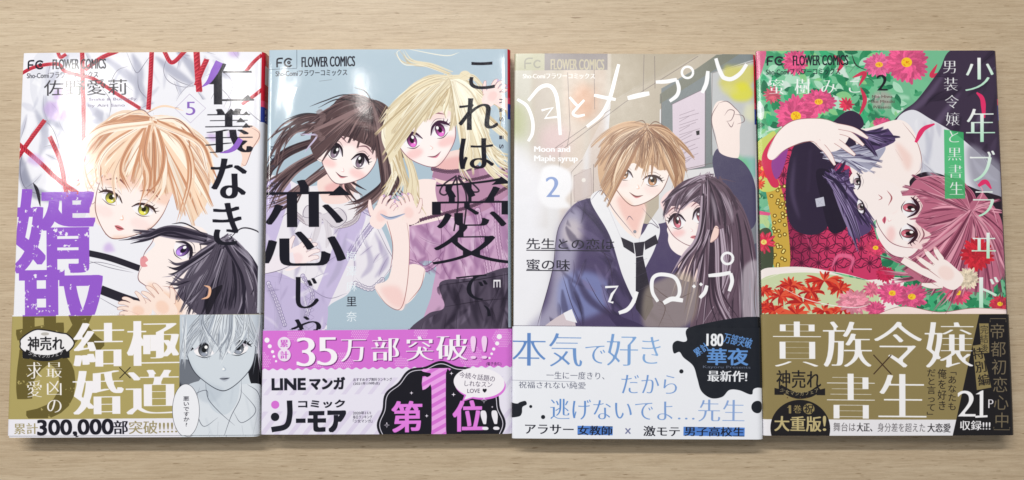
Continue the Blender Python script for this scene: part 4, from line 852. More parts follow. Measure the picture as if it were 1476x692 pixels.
# ---------------------------------------------------------------- book four: flowers, two people lying head to head, gold and black band
VIOL = dict(base=(88, 68, 112), dark=(44, 34, 62), light=(154, 138, 180), line=(28, 20, 40))
ROSE = dict(base=(192, 108, 134), dark=(120, 52, 78), light=(232, 164, 182), line=(78, 28, 50))
def book_four():
    quad = [(1097, 79), (1431, 81), (1455, 629), (1104, 633)]
    s = Sheet(quad, 352, 560, 44, (116, 188, 146))
    SP = dict(top=(60, 30, 60), body=(60, 40, 66))
    GR = [(70, 160, 112), (44, 140, 92), (120, 196, 150), (178, 224, 196), (60, 176, 120), (30, 112, 76), (140, 206, 140)]
    
    for i in range(70):
        x, y = _rng.uniform(1096, 1330), _rng.uniform(80, 240); s.fill(cr(ell(x, y, _rng.uniform(5, 16), _rng.uniform(4, 11), _rng.uniform(0, 90), 8) + _rng.normal(0, 2, (8, 2)), True), GR[_rng.integers(len(GR))] if i % 4 else (232, 240, 236), .8, soft=1.2)
    leaves(s, 1190, 180, 105, 520, GR, 1, 110); leaves(s, 1330, 430, 120, 330, GR[:3] + GR[4:6], 2, 40); leaves(s, 1120, 300, 26, 60, [(150, 206, 180), (190, 214, 150), (60, 150, 120)], 3, 60); leaves(s, 1290, 250, 40, 60, GR, 5, 110); leaves(s, 1250, 420, 40, 100, GR, 9, 50)
    for p in ([(1230, 84), (1236, 100), (1250, 108)], [(1236, 100), (1226, 112)], [(1216, 100), (1232, 104)], [(1240, 140), (1246, 170)]): s.line(p, 1.6, (50, 34, 40))
    s.fill(cr([(1098, 80), (1112, 80), (1104, 112), (1097, 118)], True), (226, 90, 140), .9); s.fill(cr([(1100, 150), (1108, 160), (1106, 176), (1098, 170)], True), (236, 240, 240), .8)
    PK = (232, 92, 142)
    flower(s, 1152, 95, 19, PK, None, 4, 20); flower(s, 1120, 142, 13, (220, 100, 120), None, 6, 14); flower(s, 1152, 172, 30, PK, (250, 206, 40), 7, 26); flower(s, 1184, 152, 24, PK, (250, 200, 60), 8, 22, tilt=.8)
    flower(s, 1268, 100, 22, (236, 110, 160), (250, 196, 60), 9, 22, tilt=.8); flower(s, 1306, 97, 31, PK, (250, 200, 40), 10, 28); flower(s, 1272, 182, 14, PK, None, 11, 14, tilt=.6); flower(s, 1222, 156, 11, (224, 60, 90), None, 12, 12)
    for p in ([(1231, 118), (1248, 112), (1240, 130)], [(1242, 132), (1248, 150), (1240, 172)], [(1206, 86), (1216, 98), (1210, 110)], [(1348, 100), (1340, 116), (1352, 112)]): s.fill(ribbon(cr(p), 6), (214, 48, 84), .95)
    # jacketed person: dark coat, white shirt
    CO = (62, 48, 70)
    s.fill(cr([(1372, 78), (1450, 78), (1462, 300), (1420, 262), (1380, 240), (1320, 250), (1290, 200), (1284, 186), (1300, 166), (1320, 150), (1350, 110)], True), CO)
    folds(s, [[(1360, 110), (1330, 150), (1296, 176)], [(1380, 140), (1350, 180), (1340, 210)], [(1410, 160), (1400, 200)]], 9, (96, 80, 108), .8, 2)
    s.fill(cr([(1290, 184), (1312, 164), (1340, 178), (1370, 196), (1392, 214), (1432, 250), (1458, 270), (1458, 300), (1420, 300), (1392, 280), (1330, 270), (1300, 240)], True), (228, 228, 236))
    s.fill(cr([(1392, 214), (1440, 244), (1458, 262), (1458, 300), (1430, 300), (1396, 270)], True), (150, 148, 164), .8, soft=4)
    folds(s, [[(1330, 180), (1336, 220), (1326, 260)], [(1370, 200), (1366, 240)], [(1390, 240), (1400, 280)]], 8, (190, 192, 208), .7, 2)
    s.fill(cr([(1206, 196), (1250, 190), (1296, 178), (1318, 200), (1326, 240), (1318, 270), (1290, 290), (1268, 300), (1216, 310)], True), (253, 240, 236))
    s.fill(cr([(1290, 210), (1312, 230), (1306, 250)], True), (242, 200, 190), .6, soft=3); s.lines([[(1300, 182), (1320, 210), (1326, 244), (1310, 262)], [(1290, 220), (1300, 236)]], 1, (150, 100, 100), .8)
    s.fill(cr([(1310, 264), (1340, 252), (1400, 276), (1456, 300), (1458, 360), (1440, 344), (1400, 300), (1340, 282), (1320, 286)], True), (40, 28, 40))
    cloth(s, [(1330, 150), (1372, 92), (1450, 92), (1456, 240), (1392, 208), (1340, 174)], 26, (40, 30, 48), (104, 90, 118), (24, 16, 30), 130, 9, 8, 44)
    cloth(s, [(1320, 176), (1392, 214), (1450, 270), (1330, 262)], 24, (190, 190, 206), (250, 250, 252), (120, 116, 130), 80, 10, 7, 40)
    # patterned robe, left and bottom
    s.fill(cr([(1132, 220), (1200, 200), (1240, 280), (1262, 340), (1272, 400), (1262, 408), (1210, 396), (1150, 390), (1136, 380), (1126, 300)], True), (208, 58, 104))
    rob = cr([(1132, 220), (1200, 200), (1240, 280), (1262, 340), (1272, 400), (1262, 408), (1210, 396), (1150, 390), (1136, 380), (1126, 300)], True); s.setclip(rob)
    st = []
    for j in range(-1, 9):
        for i in range(-1, 9):
            cx, cy = 1134 + i * 24 + (12 if j % 2 else 0), 214 + j * 21
            for k in range(6):
                a = math.pi / 3 * k + math.pi / 6; b = (cx + 13.9 * math.cos(a), cy + 13.9 * math.sin(a)); st.append(ribbon(np.array([(cx, cy), b]), 1.2, 'none'))
                a2 = a + math.pi / 3; c2 = (cx + 13.9 * math.cos(a2), cy + 13.9 * math.sin(a2)); m = ((cx + b[0] + c2[0]) / 3, (cy + b[1] + c2[1]) / 3)
                for q in ((cx, cy), b): st.append(ribbon(np.array([m, q]), 1., 'none'))
    s.fill(st, (74, 18, 46), .85); s.fill(cr(ell(1150, 350, 30, 60)), (60, 10, 40), .35, soft=12); s.setclip()
    folds(s, [[(1200, 390), (1210, 372), (1230, 376), (1224, 396)], [(1164, 340), (1174, 366)]], 6, (236, 110, 150), .9, .6)
    s.fill(cr([(1108, 262), (1124, 258), (1136, 300), (1142, 386), (1120, 388), (1118, 330)], True), (206, 170, 70))
    gd = np.random.default_rng(5); dots = [ell(gd.uniform(1116, 1140), y + gd.uniform(0, 5), 3, n=9) for y in np.arange(268, 384, 3.2)]; s.fill(dots, (120, 90, 20)); s.fill([d.mean(0) + (d - d.mean(0)) * .5 for d in dots], (246, 230, 140))
    s.fill(cr([(1098, 340), (1116, 336), (1118, 388), (1098, 392)], True), (70, 80, 60)); flower(s, 1106, 352, 17, (216, 50, 80), (240, 220, 120), 14, 12, 2, line=(250, 220, 220)); s.fill([(1096, 306), (1116, 310), (1114, 314), (1096, 312)], (226, 90, 140))
    s.fill(cr([(1096, 216), (1110, 200), (1124, 196), (1118, 240), (1128, 270), (1112, 280), (1098, 270)], True), (204, 214, 110)); flower(s, 1106, 246, 15, (226, 60, 50), (240, 190, 60), 15, 16, 2, line=(150, 20, 20)); flower(s, 1100, 268, 9, (230, 80, 50), None, 16, 12, 2)
    # face-down band of white cloth and red spider lilies
    s.fill(cr([(1098, 398), (1130, 388), (1180, 390), (1240, 406), (1300, 404), (1290, 440), (1330, 452), (1330, 460), (1098, 460)], True), (246, 236, 232))
    s.fill(cr([(1100, 408), (1150, 396), (1210, 400), (1262, 412), (1270, 436), (1240, 460), (1100, 460)], True), (204, 216, 172))
    for cx, cy, r in ((1128, 430, 26), (1160, 440, 24), (1110, 448, 18), (1190, 408, 28), (1172, 424, 20), (1190, 452, 18), (1142, 416, 20), (1212, 420, 20), (1120, 452, 20), (1150, 456, 20), (1104, 424, 16), (1216, 450, 16)):
        g = np.random.default_rng(int(cx)); 
        for i in range(36):
            a = g.uniform(0, 6.28); q = r * g.uniform(.5, 1.1); s.fill(ribbon(bez((cx, cy), (cx + math.cos(a) * q * .7, cy + math.sin(a) * q * .3 - 4), (cx + math.cos(a) * q, cy + math.sin(a) * q * .7)), 3.2), [(214, 54, 40), (232, 90, 60), (180, 34, 34)][i % 3])
    flower(s, 1232, 438, 25, (240, 150, 170), None, 20, 18, 5, .8, line=(190, 60, 90)); flower(s, 1256, 420, 13, (236, 120, 150), None, 21, 14, 3)
    s.lines([[(1104, 406), (1150, 392), (1210, 396), (1262, 410)], [(1262, 408), (1268, 432), (1256, 456)], [(1120, 412), (1170, 436), (1230, 446), (1262, 438)]], 1.2, (250, 244, 240), .9)
    for x, y, r, c in ((1285, 425, 21, PK), (1312, 430, 23, PK), (1262, 448, 14, PK), (1376, 424, 20, (230, 84, 120)), (1434, 440, 16, (214, 60, 80)), (1262, 360, 16, (226, 70, 110)), (1276, 398, 14, (206, 40, 84))):
        flower(s, x, y, r, c, (250, 210, 50) if r > 15 else None, int(x), 20, tilt=.85)
    s.fill(cr([(1256, 460), (1300, 444), (1350, 452), (1400, 446), (1456, 450), (1456, 464), (1256, 464)], True), (252, 232, 226)); s.lines([[(1256, 458), (1300, 444), (1350, 452), (1400, 446), (1456, 450)]], 1, (150, 90, 90), .9)
    # rose-haired person, lying on the side
    locks(s, [[(1390, 300), (1400, 370), (1370, 410), (1350, 430)], [(1380, 320), (1350, 380), (1320, 400), (1290, 400)], [(1360, 330), (1320, 370), (1300, 380), (1282, 366)], [(1400, 300), (1430, 350), (1440, 390), (1450, 430)], [(1390, 310), (1410, 360), (1380, 400), (1330, 410)]], 5, **ROSE, n=16, spread=14, seed=61)
    s.fill(cr([(1278, 288), (1310, 296), (1330, 340), (1310, 372), (1280, 366), (1262, 330)], True), (253, 240, 238))
    f = face(s, (1310, 322), 38, 94, turn=-.1, skin=(254, 243, 240), shade=(246, 204, 204), iris=(150, 64, 80), line=(130, 70, 84), lash=(56, 22, 38), eh=.56, ew=.64, blush=.9, mouth='open', ey=.02, lip=(222, 80, 110), squash=.9)
    hair(s, (1394, 308), [(1298, 286), (1310, 278), (1326, 296), (1326, 306), (1318, 322), (1330, 334), (1340, 342), (1330, 356), (1320, 370), (1310, 384)], 120, **ROSE, w=5, bulge=.18, seed=62, jit=5, rj=6)
    hair(s, (1394, 308), [(1306, 280), (1320, 262), (1346, 258), (1380, 262)], 70, **ROSE, w=5, both=True, bulge=.28, seed=63, jit=4)
    hair(s, (1394, 308), [(1300, 392), (1330, 412), (1370, 420), (1420, 420), (1444, 380), (1436, 320), (1410, 280)], 150, **ROSE, w=6, both=True, bulge=-.16, seed=64, jit=8)
    s.lines([[(1394, 308), (1380, 270), (1346, 258), (1316, 262)], [(1394, 306), (1420, 300), (1432, 330)], [(1398, 306), (1410, 280), (1400, 266)]], 1.8, ROSE['light'], .9)
    flower(s, 1402, 370, 25, (206, 42, 58), None, 30, 20, 5, line=(120, 10, 30)); flower(s, 1390, 404, 17, (232, 216, 190), None, 31, 18, 4, line=(170, 140, 110)); 
    hand(s, (1352, 392), 34, -52, curl=.1, skin=(254, 240, 236), shade=(246, 204, 194), spread=.14, nails=(244, 190, 196))
    s.fill(ribbon(cr([(1356, 410), (1330, 396), (1300, 376)]), 12, 'start'), (254, 240, 236)); s.lines([[(1300, 372), (1330, 388), (1352, 404)], [(1296, 380), (1326, 402), (1350, 416)]], .9, (160, 100, 104))
    # cap-wearing person: cap, violet hair, face against the other's
    s.fill(cr([(1232, 252), (1270, 262), (1290, 270), (1300, 290), (1290, 308), (1268, 316), (1250, 330), (1228, 330), (1216, 300)], True), (253, 241, 238))
    pass
    s.lines([[(1278, 278), (1284, 288), (1280, 300)], [(1266, 284), (1272, 288)]], 1.2, (170, 90, 96), .9)
    s.fill(cr([(1152, 210), (1180, 196), (1206, 184), (1222, 190), (1236, 214), (1224, 230), (1204, 250), (1204, 300), (1190, 336), (1160, 340), (1140, 318), (1138, 260)], True), (48, 36, 60))
    s.fill(cr([(1196, 190), (1222, 166), (1240, 170), (1246, 186), (1230, 196), (1206, 200)], True), (54, 40, 64)); s.fill(cr([(1180, 250), (1206, 256), (1216, 300), (1222, 330), (1200, 338), (1188, 300)], True), (36, 26, 46))
    folds(s, [[(1150, 230), (1146, 280), (1156, 320)], [(1172, 220), (1168, 280)]], 6, (84, 70, 100), .8, 2)
    s.fill([(1178, 290), (1190, 287), (1192, 300), (1180, 302)], (200, 200, 214)); s.lines([[(1180, 292), (1190, 299)], [(1189, 289), (1181, 300)]], .8, (110, 110, 130))
    hair(s, (1196, 226), [(1250, 214), (1276, 216), (1266, 236), (1250, 252), (1240, 246)], 60, base=(170, 170, 192), dark=(84, 76, 108), light=(222, 222, 236), line=(40, 34, 56), w=6, bulge=.1, seed=71, jit=6, rj=8)
    hair(s, (1200, 258), [(1226, 246), (1226, 262), (1234, 284), (1238, 296), (1248, 318), (1256, 334), (1236, 346), (1224, 342)], 90, **VIOL, w=6, bulge=.1, seed=72, jit=7, rj=10)
    hair(s, (1230, 196), [(1280, 190), (1290, 206), (1280, 214), (1260, 222)], 40, **VIOL, w=6, bulge=.1, seed=73, jit=5, rj=8)
    f2 = frame((1243, 284), 30, 82)
    for ex, fl in ((-.62, -1), (.55, 1)): eye(s, f2, ex, .1, .66, .36, (120, 96, 104), (40, 28, 40), fl, .6)
    for b in ([(1218, 262), (1222, 272), (1220, 282)],): s.line(b, 1.4, (60, 44, 70))
    s.lines([[(1280, 280), (1285, 289), (1280, 299)], [(1266, 284), (1271, 289), (1266, 292)]], 1.3, (170, 90, 96), .9)
    # sleeve and pale hand over the cap
    s.fill(cr([(1104, 232), (1122, 200), (1150, 180), (1136, 210), (1120, 240), (1128, 270), (1116, 270)], True), (214, 50, 90)); s.fill(cr([(1118, 236), (1140, 212), (1136, 240), (1124, 262)], True), (150, 70, 150))
    s.fill(cr([(1112, 226), (1126, 196), (1150, 178), (1186, 176), (1216, 186), (1226, 200), (1212, 220), (1190, 222), (1170, 208), (1140, 218), (1120, 234)], True), (254, 242, 238))
    for p, w in (([(1180, 206), (1196, 224), (1206, 242)], 8), ([(1196, 200), (1214, 212), (1234, 228)], 8.5), ([(1204, 192), (1226, 198), (1246, 214)], 8.5), ([(1206, 186), (1232, 192), (1252, 204)], 8)):
        q = ribbon(cr(p), w, [1, 1, .95, .8, .4]); s.fill(q, (254, 240, 236)); s.fill(ribbon(q[1:-1], .7, 'none'), (170, 110, 110), .8)
    s.fill(cr([(1180, 184), (1206, 184), (1212, 206), (1190, 212)], True), (254, 242, 238)); s.lines([[(1112, 226), (1126, 196), (1150, 178), (1190, 176), (1210, 184)], [(1120, 234), (1140, 218), (1170, 208), (1182, 212)]], 1, (160, 100, 100), .9)
    # petals, heading
    for p in ([(1318, 210), (1328, 192), (1344, 184)], [(1412, 176), (1410, 150), (1402, 140)], [(1404, 272), (1414, 266), (1422, 276)]): s.fill(ribbon(cr(p), 7, [.5, 1, .8, .3]), (228, 50, 106))
    fc_head(s, 1112, 86, 1.)
    for i, ch in enumerate('蜜樹みこ'): M(s, ch, (1114 + 36 * i, 118, 1137 + 36 * i, 142), (246, 248, 246), w=.5, dir='h')
    s.fill(ell(1272, 150, 14), (236, 150, 180), .4, soft=3); M(s, '2', (1265, 114, 1279, 137), (30, 26, 36), w=1.2)
    T(s, 'Mie Hiwa', (1258, 143, 1286, 147), (90, 60, 60)); T(s, 'Miko Mitsuki', (1253, 150, 1289, 154), (90, 60, 60)); T(s, 'Presents', (1260, 158, 1284, 162), (90, 60, 60))
    s.fill([(1357, 192), (1384, 196), (1386, 290), (1358, 290)], (62, 184, 108), .85)
    for i, ch in enumerate('男装令嬢と黒書生'): M(s, ch, (1355 + i * 1.2, 93 + 24.6 * i, 1376 + i * 1.2, 114 + 24.6 * i), (240, 242, 242), w=.25, dir='h')
    for ch, x, y, z in (('少', 1385, 88, 46), ('年', 1386, 160, 46), ('ブ', 1388, 220, 44), ('ラ', 1392, 272, 42), ('ヰ', 1392, 332, 42), ('ド', 1392, 394, 50)): 
        M(s, ch, (x, y, x + z * .92, y + z * 1.15), s.grad((x, y + z * .3), (246, 248, 246), (x + z * .5, y + z * 1.5), (150, 226, 180)), w=.7, dir='h')
    spine_print(s, quad, 456, **SP)
    # ---- band
    y0 = 456; GO = (146, 130, 84); DK = (26, 22, 24)
    s.fill([(1090, y0), (1500, y0 - 2), (1500, 650), (1090, 650)], GO); s.fill([(1090, 609), (1500, 606), (1500, 650), (1090, 650)], (238, 236, 240))
    s.fill([(1407, 455), (1500, 454), (1500, 650), (1368, 650), (1371, 628)], DK)
    for t, x, y in (('貴', 1117, 462), ('族', 1188, 462), ('令', 1258, 462), ('嬢', 1330, 462), ('書', 1192, 537), ('生', 1264, 537)): M(s, t, (x, y, x + 72, y + 74), (248, 246, 246), w=.95, dir='h')
    s.fill([ribbon(np.array([(1260, 514), (1285, 542)]), 1.6, 'none'), ribbon(np.array([(1285, 514), (1260, 542)]), 1.6, 'none')], (66, 46, 30))
    T(s, '神売れ', (1124, 537, 1186, 563), DK, wx=.6); s.fill(ribbon(cr([(1128, 562), (1146, 572), (1158, 574), (1172, 571), (1184, 563)]), 9, 'none'), DK); s.fill([[(1121, 563), (1134, 566), (1134, 573), (1121, 573)], [(1192, 563), (1180, 566), (1180, 573), (1192, 573)]], DK)
    for i, ch in enumerate('少女マンガフェア'):
        u = (i - 3.5) / 3.5; T(s, ch, (1156 + u * 24 - 3.2, 571 - 5 * u * u - 3, 1156 + u * 24 + 3.2, 571 - 5 * u * u + 3.4), (190, 176, 130), rot=-u * 18, dir='h')
    s.fill([ell(1139 + i * 9, 577, .9, n=8) for i in range(4)], (90, 60, 30))
    s.fill(ell(1157, 622, 42, 42, n=60), DK); s.fill([(1116, 634), (1199, 633), (1199, 660), (1116, 660)], (238, 236, 240), 0)
    T(s, '1', (1141, 588, 1144, 600), GO, wx=.4); s.fill([(1138, 592), (1142, 588), (1143, 591)], GO); T(s, '巻', (1147, 587, 1159, 600), GO, dir='h', wx=.5); s.fill(ell(1169, 593, 8), GO); T(s, '祝', (1162, 586, 1176, 600), DK, dir='h', wx=.4)
    T(s, '大重版', (1121, 604, 1186, 626), (196, 180, 128), wx=1.2, wy=.5); T(s, '!', (1189, 603, 1193, 625), (196, 180, 128), wx=1)
    T(s, '舞台は', (1203, 612, 1235, 626), (110, 106, 110), dir='h', wx=.1); T(s, '大正、', (1236, 612, 1264, 626), (40, 36, 40), dir='h', wx=.5); T(s, '身分差を超えた', (1265, 612, 1333, 626), (110, 106, 110), dir='h', wx=.1); T(s, '大恋愛', (1335, 612, 1368, 626), (40, 36, 40), dir='h', wx=.4)
    for t, x, y1 in (('「あなたも', 1363, 594), ('俺を好き', 1349, 594), ('だと言って」', 1334, 608)): T(s, t, (x, 533 if t[0] != '「' else 530, x + 13, y1), (40, 32, 26), dir='v', wx=.1)
    s.fill([(1407, 468), (1420, 468), (1421, 510), (1410, 511)], GO); T(s, '完結後', (1408, 470, 1420, 510), (60, 54, 40), dir='v')
    s.fill([(1398, 500), (1410, 498), (1424, 560), (1404, 564)], GO); 
    for i, ch in enumerate('特別編'): T(s, ch, (1397 + 4 * i, 502 + 19 * i, 1414 + 4 * i, 520 + 19 * i), (36, 30, 26), dir='h', rot=-8, wx=.5)
    M(s, '2', (1377, 564, 1402, 603), (250, 248, 250), w=.55); s.fill([[(1408, 566), (1413, 564), (1413, 603), (1408, 603)], [(1402, 601), (1419, 600), (1419, 603), (1402, 604)], [(1402, 570), (1412, 564), (1410, 570)]], (250, 248, 250)); M(s, 'P', (1420, 577, 1427, 590), (240, 236, 240), w=.4); T(s, '収録!!!', (1381, 608, 1423, 622), (248, 246, 248), wx=.6)
    for i, ch in enumerate('帝都初恋心中'): T(s, ch, (1421 + 1.4 * i, 467 + 25.6 * i, 1443 + 1.4 * i, 491 + 25.6 * i), (120, 108, 84), dir='h', wy=-.1)
    L = [[(1422, 466), (1422, 461), (1444, 461), (1444, 466)], [(1428, 617), (1428, 621), (1450, 621), (1450, 617)]]
    for p in L: s.fill(ribbon(np.array(p, float), 1, 'none'), (120, 108, 84))
    return s
# ------------------------------------------------------------------ materials
def mat(name):
    m = bpy.data.materials.new(name); m.use_nodes = True; nt = m.node_tree
    return m, nt, nt.nodes['Principled BSDF']

def node(nt, kind, **k):
    n = nt.nodes.new(kind)
    for a, b in k.items():
        if a.startswith('i_'):
            key = a[2:]; n.inputs[int(key) if key.isdigit() else key].default_value = b
        else: setattr(n, a, b)
    return n

def wood():
    m, nt, P = mat('light_wood_laminate'); L = nt.links.new
    tc = node(nt, 'ShaderNodeTexCoord')
    def nz(sx, sy, scale, detail=4, rough=.6, dist=0., off=0.):
        mp = node(nt, 'ShaderNodeMapping'); mp.inputs['Scale'].default_value = (sx, sy, 1); mp.inputs['Location'].default_value = (off, off * .37, off)
        L(tc.outputs['Object'], mp.inputs['Vector'])
        n = node(nt, 'ShaderNodeTexNoise', i_Scale=scale, i_Detail=detail, i_Roughness=rough, i_Distortion=dist); L(mp.outputs[0], n.inputs['Vector'])
        return n.outputs['Fac']
    def ramp(src, a, b, ca, cb, mid=None):
        r = node(nt, 'ShaderNodeValToRGB'); r.color_ramp.elements[0].position = a; r.color_ramp.elements[1].position = b
        r.color_ramp.elements[0].color = (*ca, 1); r.color_ramp.elements[1].color = (*cb, 1)
        L(src, r.inputs[0]); return r.outputs[0]
    def mix(kind, f, a, b):
        x = node(nt, 'ShaderNodeMix', data_type='RGBA', blend_type=kind)
        if isinstance(f, float): x.inputs[0].default_value = f
        else: L(f, x.inputs[0])
        L(a, x.inputs[6]); L(b, x.inputs[7]) if not isinstance(b, tuple) else setattr(x.inputs[7], 'default_value', (*b, 1))
        return x.outputs[2]
    c = ramp(nz(1.0, 10, 3, 5, .6, .5), .3, .72, (.530, .416, .278), (.640, .525, .372))
    c = mix('MULTIPLY', .8, c, ramp(nz(5, 120, 4, 5, .75, .3, 3.1), .32, .62, (.84, .80, .76), (1, 1, 1)))
    c = mix('MULTIPLY', .75, c, ramp(nz(22, 360, 3, 5, .85, .2, 7.7), .38, .56, (.76, .72, .68), (1, 1, 1)))
    c = mix('MULTIPLY', .8, c, ramp(nz(46, 420, 3, 2, .5, 0, 1.7), .27, .34, (.50, .42, .34), (1, 1, 1)))
    c = mix('MULTIPLY', .30, c, ramp(nz(60, 60, 14, 3, .7, 0, 5.2), .3, .7, (.86, .86, .88), (1, 1, 1)))
    L(c, P.inputs['Base Color']); P.inputs['Roughness'].default_value = .42; P.inputs['Specular IOR Level'].default_value = .4
    b = node(nt, 'ShaderNodeBump', i_Strength=.25, i_Distance=.0003); L(nz(14, 500, 3, 3, .7, 0, 2.2), b.inputs['Height']); L(b.outputs[0], P.inputs['Normal'])
    return m

def paper(name='white_paper', c=(.80, .77, .70), lines=True):
    m, nt, P = mat(name); L = nt.links.new
    tc = node(nt, 'ShaderNodeTexCoord'); mp = node(nt, 'ShaderNodeMapping'); mp.inputs['Scale'].default_value = (2, 2, 5200); L(tc.outputs['Object'], mp.inputs[0])
    n = node(nt, 'ShaderNodeTexNoise', i_Scale=1., i_Detail=3.); L(mp.outputs[0], n.inputs['Vector'])
    r = node(nt, 'ShaderNodeValToRGB'); r.color_ramp.elements[0].position = .35; r.color_ramp.elements[1].position = .6
    r.color_ramp.elements[0].color = (c[0] * .62, c[1] * .6, c[2] * .58, 1); r.color_ramp.elements[1].color = (*c, 1)
    L(n.outputs[0], r.inputs[0]); L(r.outputs[0], P.inputs['Base Color']); P.inputs['Roughness'].default_value = .8
    return m

def print_mat(name, sheet, rough, bump=.03, coat=.0):
    h, ww = sheet.a.shape[:2]; im = bpy.data.images.get(name.split(' ')[0]) or bpy.data.images.new(name.split(' ')[0], ww, h)
    if not im.get('done'):
        a = np.clip(sheet.a[::-1], 0, 1); a = np.clip(a + np.random.default_rng(3).normal(0, .006, a.shape[:2])[..., None], 0, 1)
        im.pixels.foreach_set(np.dstack([a, np.ones((h, ww))]).astype(np.float32).ravel()); im.update(); im.pack(); im['done'] = 1
    m, nt, P = mat(name.replace(' ', '_')); L = nt.links.new
    t = node(nt, 'ShaderNodeTexImage', image=im, extension='EXTEND', interpolation='Cubic'); L(t.outputs[0], P.inputs['Base Color'])
    g = node(nt, 'ShaderNodeGamma', i_Gamma=1.0); P.inputs['Roughness'].default_value = rough; P.inputs['Specular IOR Level'].default_value = .5
    tc = node(nt, 'ShaderNodeTexCoord'); n = node(nt, 'ShaderNodeTexNoise', i_Scale=260., i_Detail=3.); L(tc.outputs['Object'], n.inputs['Vector'])
    b = node(nt, 'ShaderNodeBump', i_Strength=bump, i_Distance=.001); L(n.outputs[0], b.inputs['Height']); L(b.outputs[0], P.inputs['Normal'])
    rr = node(nt, 'ShaderNodeMapRange', i_3=rough * .8, i_4=rough * 1.35); L(n.outputs[0], rr.inputs[0]); L(rr.outputs[0], P.inputs['Roughness'])
    return m

# ------------------------------------------------------------------ geometry
def add_mesh(name, V, F, m, parent=None, uv=None, smooth=True):
    me = bpy.data.meshes.new(name); me.from_pydata([tuple(v) for v in V], [], F)
    if uv is not None:
        l = me.uv_layers.new(name='sheet'); k = np.empty(len(me.loops), int); me.loops.foreach_get('vertex_index', k)
        l.data.foreach_set('uv', np.asarray(uv)[k].astype(np.float32).ravel())
    me.polygons.foreach_set('use_smooth', [smooth] * len(me.polygons)); me.materials.append(m); me.update()
    o = bpy.data.objects.new(name, me); col.objects.link(o); o.parent = parent
    return o

W, HT, TH = 113.6, 178.2, 14.0

def profile(off):
    """section of the folded sheet: flap, fore-edge fold, front, rounded spine, back; off = how far it lies outside the jacket."""
    o = off; pts = [(14, TH - 1.05 - .1), (4, TH - 1.05), (1.2, TH - 1.02), (.3 - o, TH - .9), (-o, TH - .62), (.12 - o * .8, TH - .34 + o * .5), (.45, TH - .14 + o), (1.1, TH - .04 + o)]
    nf = len(pts); pts += [(x, TH + o) for x in np.linspace(2.2, W - 3.2, 84)]
    r = 3.0; pts += [(W - r + (r + o) * math.sin(a), TH - r + (r + o) * math.cos(a)) for a in np.radians(np.linspace(8, 90, 9))]
    pts += [(W + o, z) for z in (9, 7, 5, 3)]
    pts += [(W - 1.6 + (1.6 + o) * math.cos(a), 1.9 - (1.6 + o) * math.sin(a)) for a in np.radians([20, 45, 70, 90])]
    pts += [(x, .3 - o) for x in (100, 80, 50, 20, 2)]
    return np.array(pts)

def wave(x, y, sd):
    """the cover is card and film, never quite flat (mm)."""
    a = sd * 1.7
    z = .11 * math.sin(x * .055 + a) * math.cos(y * .03 + a * .6) + .05 * math.sin(x * .17 + y * .05 + a * 2) + .018 * math.sin(x * .55 - y * .21 + a) * max(0, 1 - x / 45)
    z += -.5 * max(0, 1 - x / 26.) ** 2                              # rolls down to the fore-edge
    z -= .3 * (abs(y) / (HT / 2)) ** 10                               # and very slightly at head and tail
    return z

def sleeve(name, sheet, m, parent, v0, v1, off, sd, rows):
    P = profile(off); d = np.r_[0, np.cumsum(np.linalg.norm(np.diff(P, axis=0), axis=1))]
    i0 = 4; s = d - d[i0]; V = []; UV = []; F = []
    unit = sheet.F / W * S / sheet.full
    for j in range(rows + 1):
        v = v0 + (v1 - v0) * j / rows; y = HT / 2 - v * HT
        for k, (x, z) in enumerate(P):
            f = min(1, max(0, (z - 2) / (TH - 4)))
            xx = x; 
            V.append(((xx - W / 2) * MM, y * MM, (z + f * wave(x, y, sd)) * MM)); UV.append((max(s[k], .15) * unit, 1 - v))
    n = len(P)
    for j in range(rows):
        for k in range(n - 1):
            a = j * n + k; F.append((a, a + n, a + n + 1, a + 1))
    return add_mesh(name, V, F, m, parent, UV)

def slab(name, x0, x1, y0, y1, z0, z1, m, parent, nx=1, ny=1, top=None, round_r=0):
    V, F = [], []
    for lev in (0, 1):
        for j in range(ny + 1):
            for i in range(nx + 1):
                x = x0 + (x1 - x0) * i / nx; y = y0 + (y1 - y0) * j / ny
                z = z0 if lev == 0 else z1 + (top(x, y) if top else 0)
                V.append((x * MM, y * MM, z * MM))
    n = nx + 1; N = n * (ny + 1)
    for j in range(ny):
        for i in range(nx):
            a = j * n + i; F.append((a, a + n, a + n + 1, a + 1)); F.append((N + a, N + a + 1, N + a + n + 1, N + a + n))
    for i in range(nx):
        F.append((i, i + 1, N + i + 1, N + i)); b = ny * n + i; F.append((b + 1, b, N + b, N + b + 1))
    for j in range(ny):
        a = j * n; F.append((a + n, a, N + a, N + a + n)); b = a + nx; F.append((b, b + n, N + b + n, N + b))
    return add_mesh(name, V, F, m, parent, smooth=False)

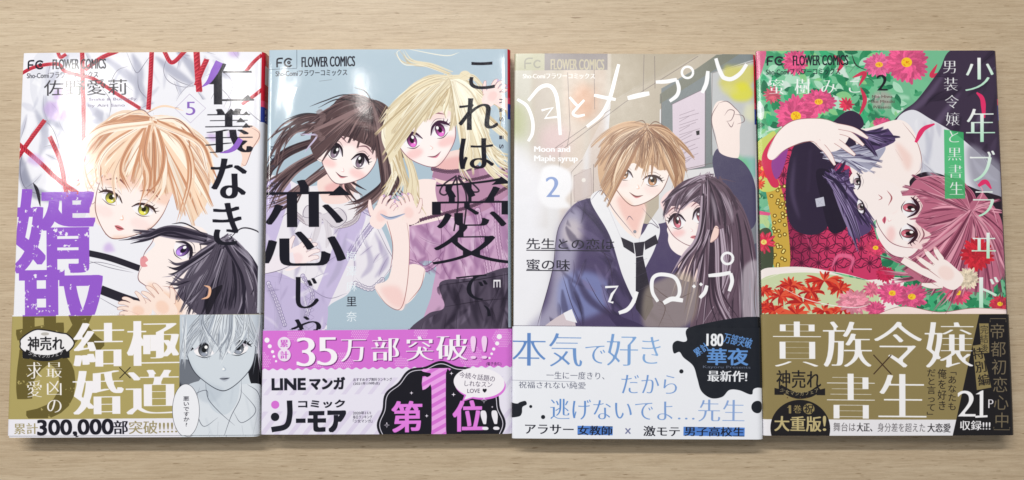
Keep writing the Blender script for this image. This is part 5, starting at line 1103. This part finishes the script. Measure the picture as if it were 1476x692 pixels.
# the table
tb = slab('table_top', -700, 700, -420, 420, -28, 0, wood(), None); tb['kind'] = 'structure'

PAGE = paper(); CARD = paper('grey_card', (.72, .72, .74))
BOOKS = [
    ('one', book_one, (-172.4, -1.0, .016), 449, (625 - 67, 67), .09, .16, 'comic book volume 5, white cover with red ropes and large purple lettering'),
    ('two', book_two, (-57.05, -.13, .07), 471, None, .08, .16, 'comic book volume 7, pale blue cover with two girls and a pink paper band'),
    ('three', book_three, (57.75, -2.8, .5), 471, None, .25, .26, 'comic book with a couple in a pale corridor above a white paper band'),
    ('four', book_four, (171.7, -1.8, .18), 456, None, .17, .24, 'rightmost comic book, pink flowers and green leaves above a gold and black band'),
]
for sd, (key, fn, (x, y, a), yb, _, rj, rb, lab) in enumerate(BOOKS):
    sh = fn()
    r = bpy.data.objects.new('comic_book', None); col.objects.link(r); r.empty_display_size = .02
    r.location = (x * MM, y * MM, .0004); r.rotation_euler = (0, 0, R(-a))
    r['label'] = lab; r['category'] = 'book'; r['group'] = 'comic books laid side by side on the table'
    mj = print_mat('sheet_%s jacket' % key, sh, rj, .02); mb = print_mat('sheet_%s band' % key, sh, rb, .02)
    B = np.array(sh.tx([((sh_q[0] + sh_q[1]) / 2, yb) for sh_q in [(20, 372) if key == 'one' else (380, 735) if key == 'two' else (741, 1096) if key == 'three' else (1100, 1448)]]))
    vb = float(B[0][1]) / sh.H
    j = sleeve('dust_jacket', sh, mj, r, 0, 1, 0, sd, 120)
    b = sleeve('paper_band', sh, mb, r, vb, 1.0 if key != 'one' else .995, .55, sd, 60)
    x0 = -W / 2
    slab('front_card', x0 + .9, x0 + W - 2.4, -HT / 2 + .4, HT / 2 - .4, 12.2, 12.75, CARD, r, 24, 24, lambda X, Y: wave(X + W / 2, Y, sd) * .9)
    slab('back_card', x0 + .9, x0 + W - 2.4, -HT / 2 + .4, HT / 2 - .4, .5, .85, CARD, r)
    slab('page_block', x0 + 1.3, x0 + W - .9, -HT / 2 + .8, HT / 2 - .8, .9, 11.3, PAGE, r)
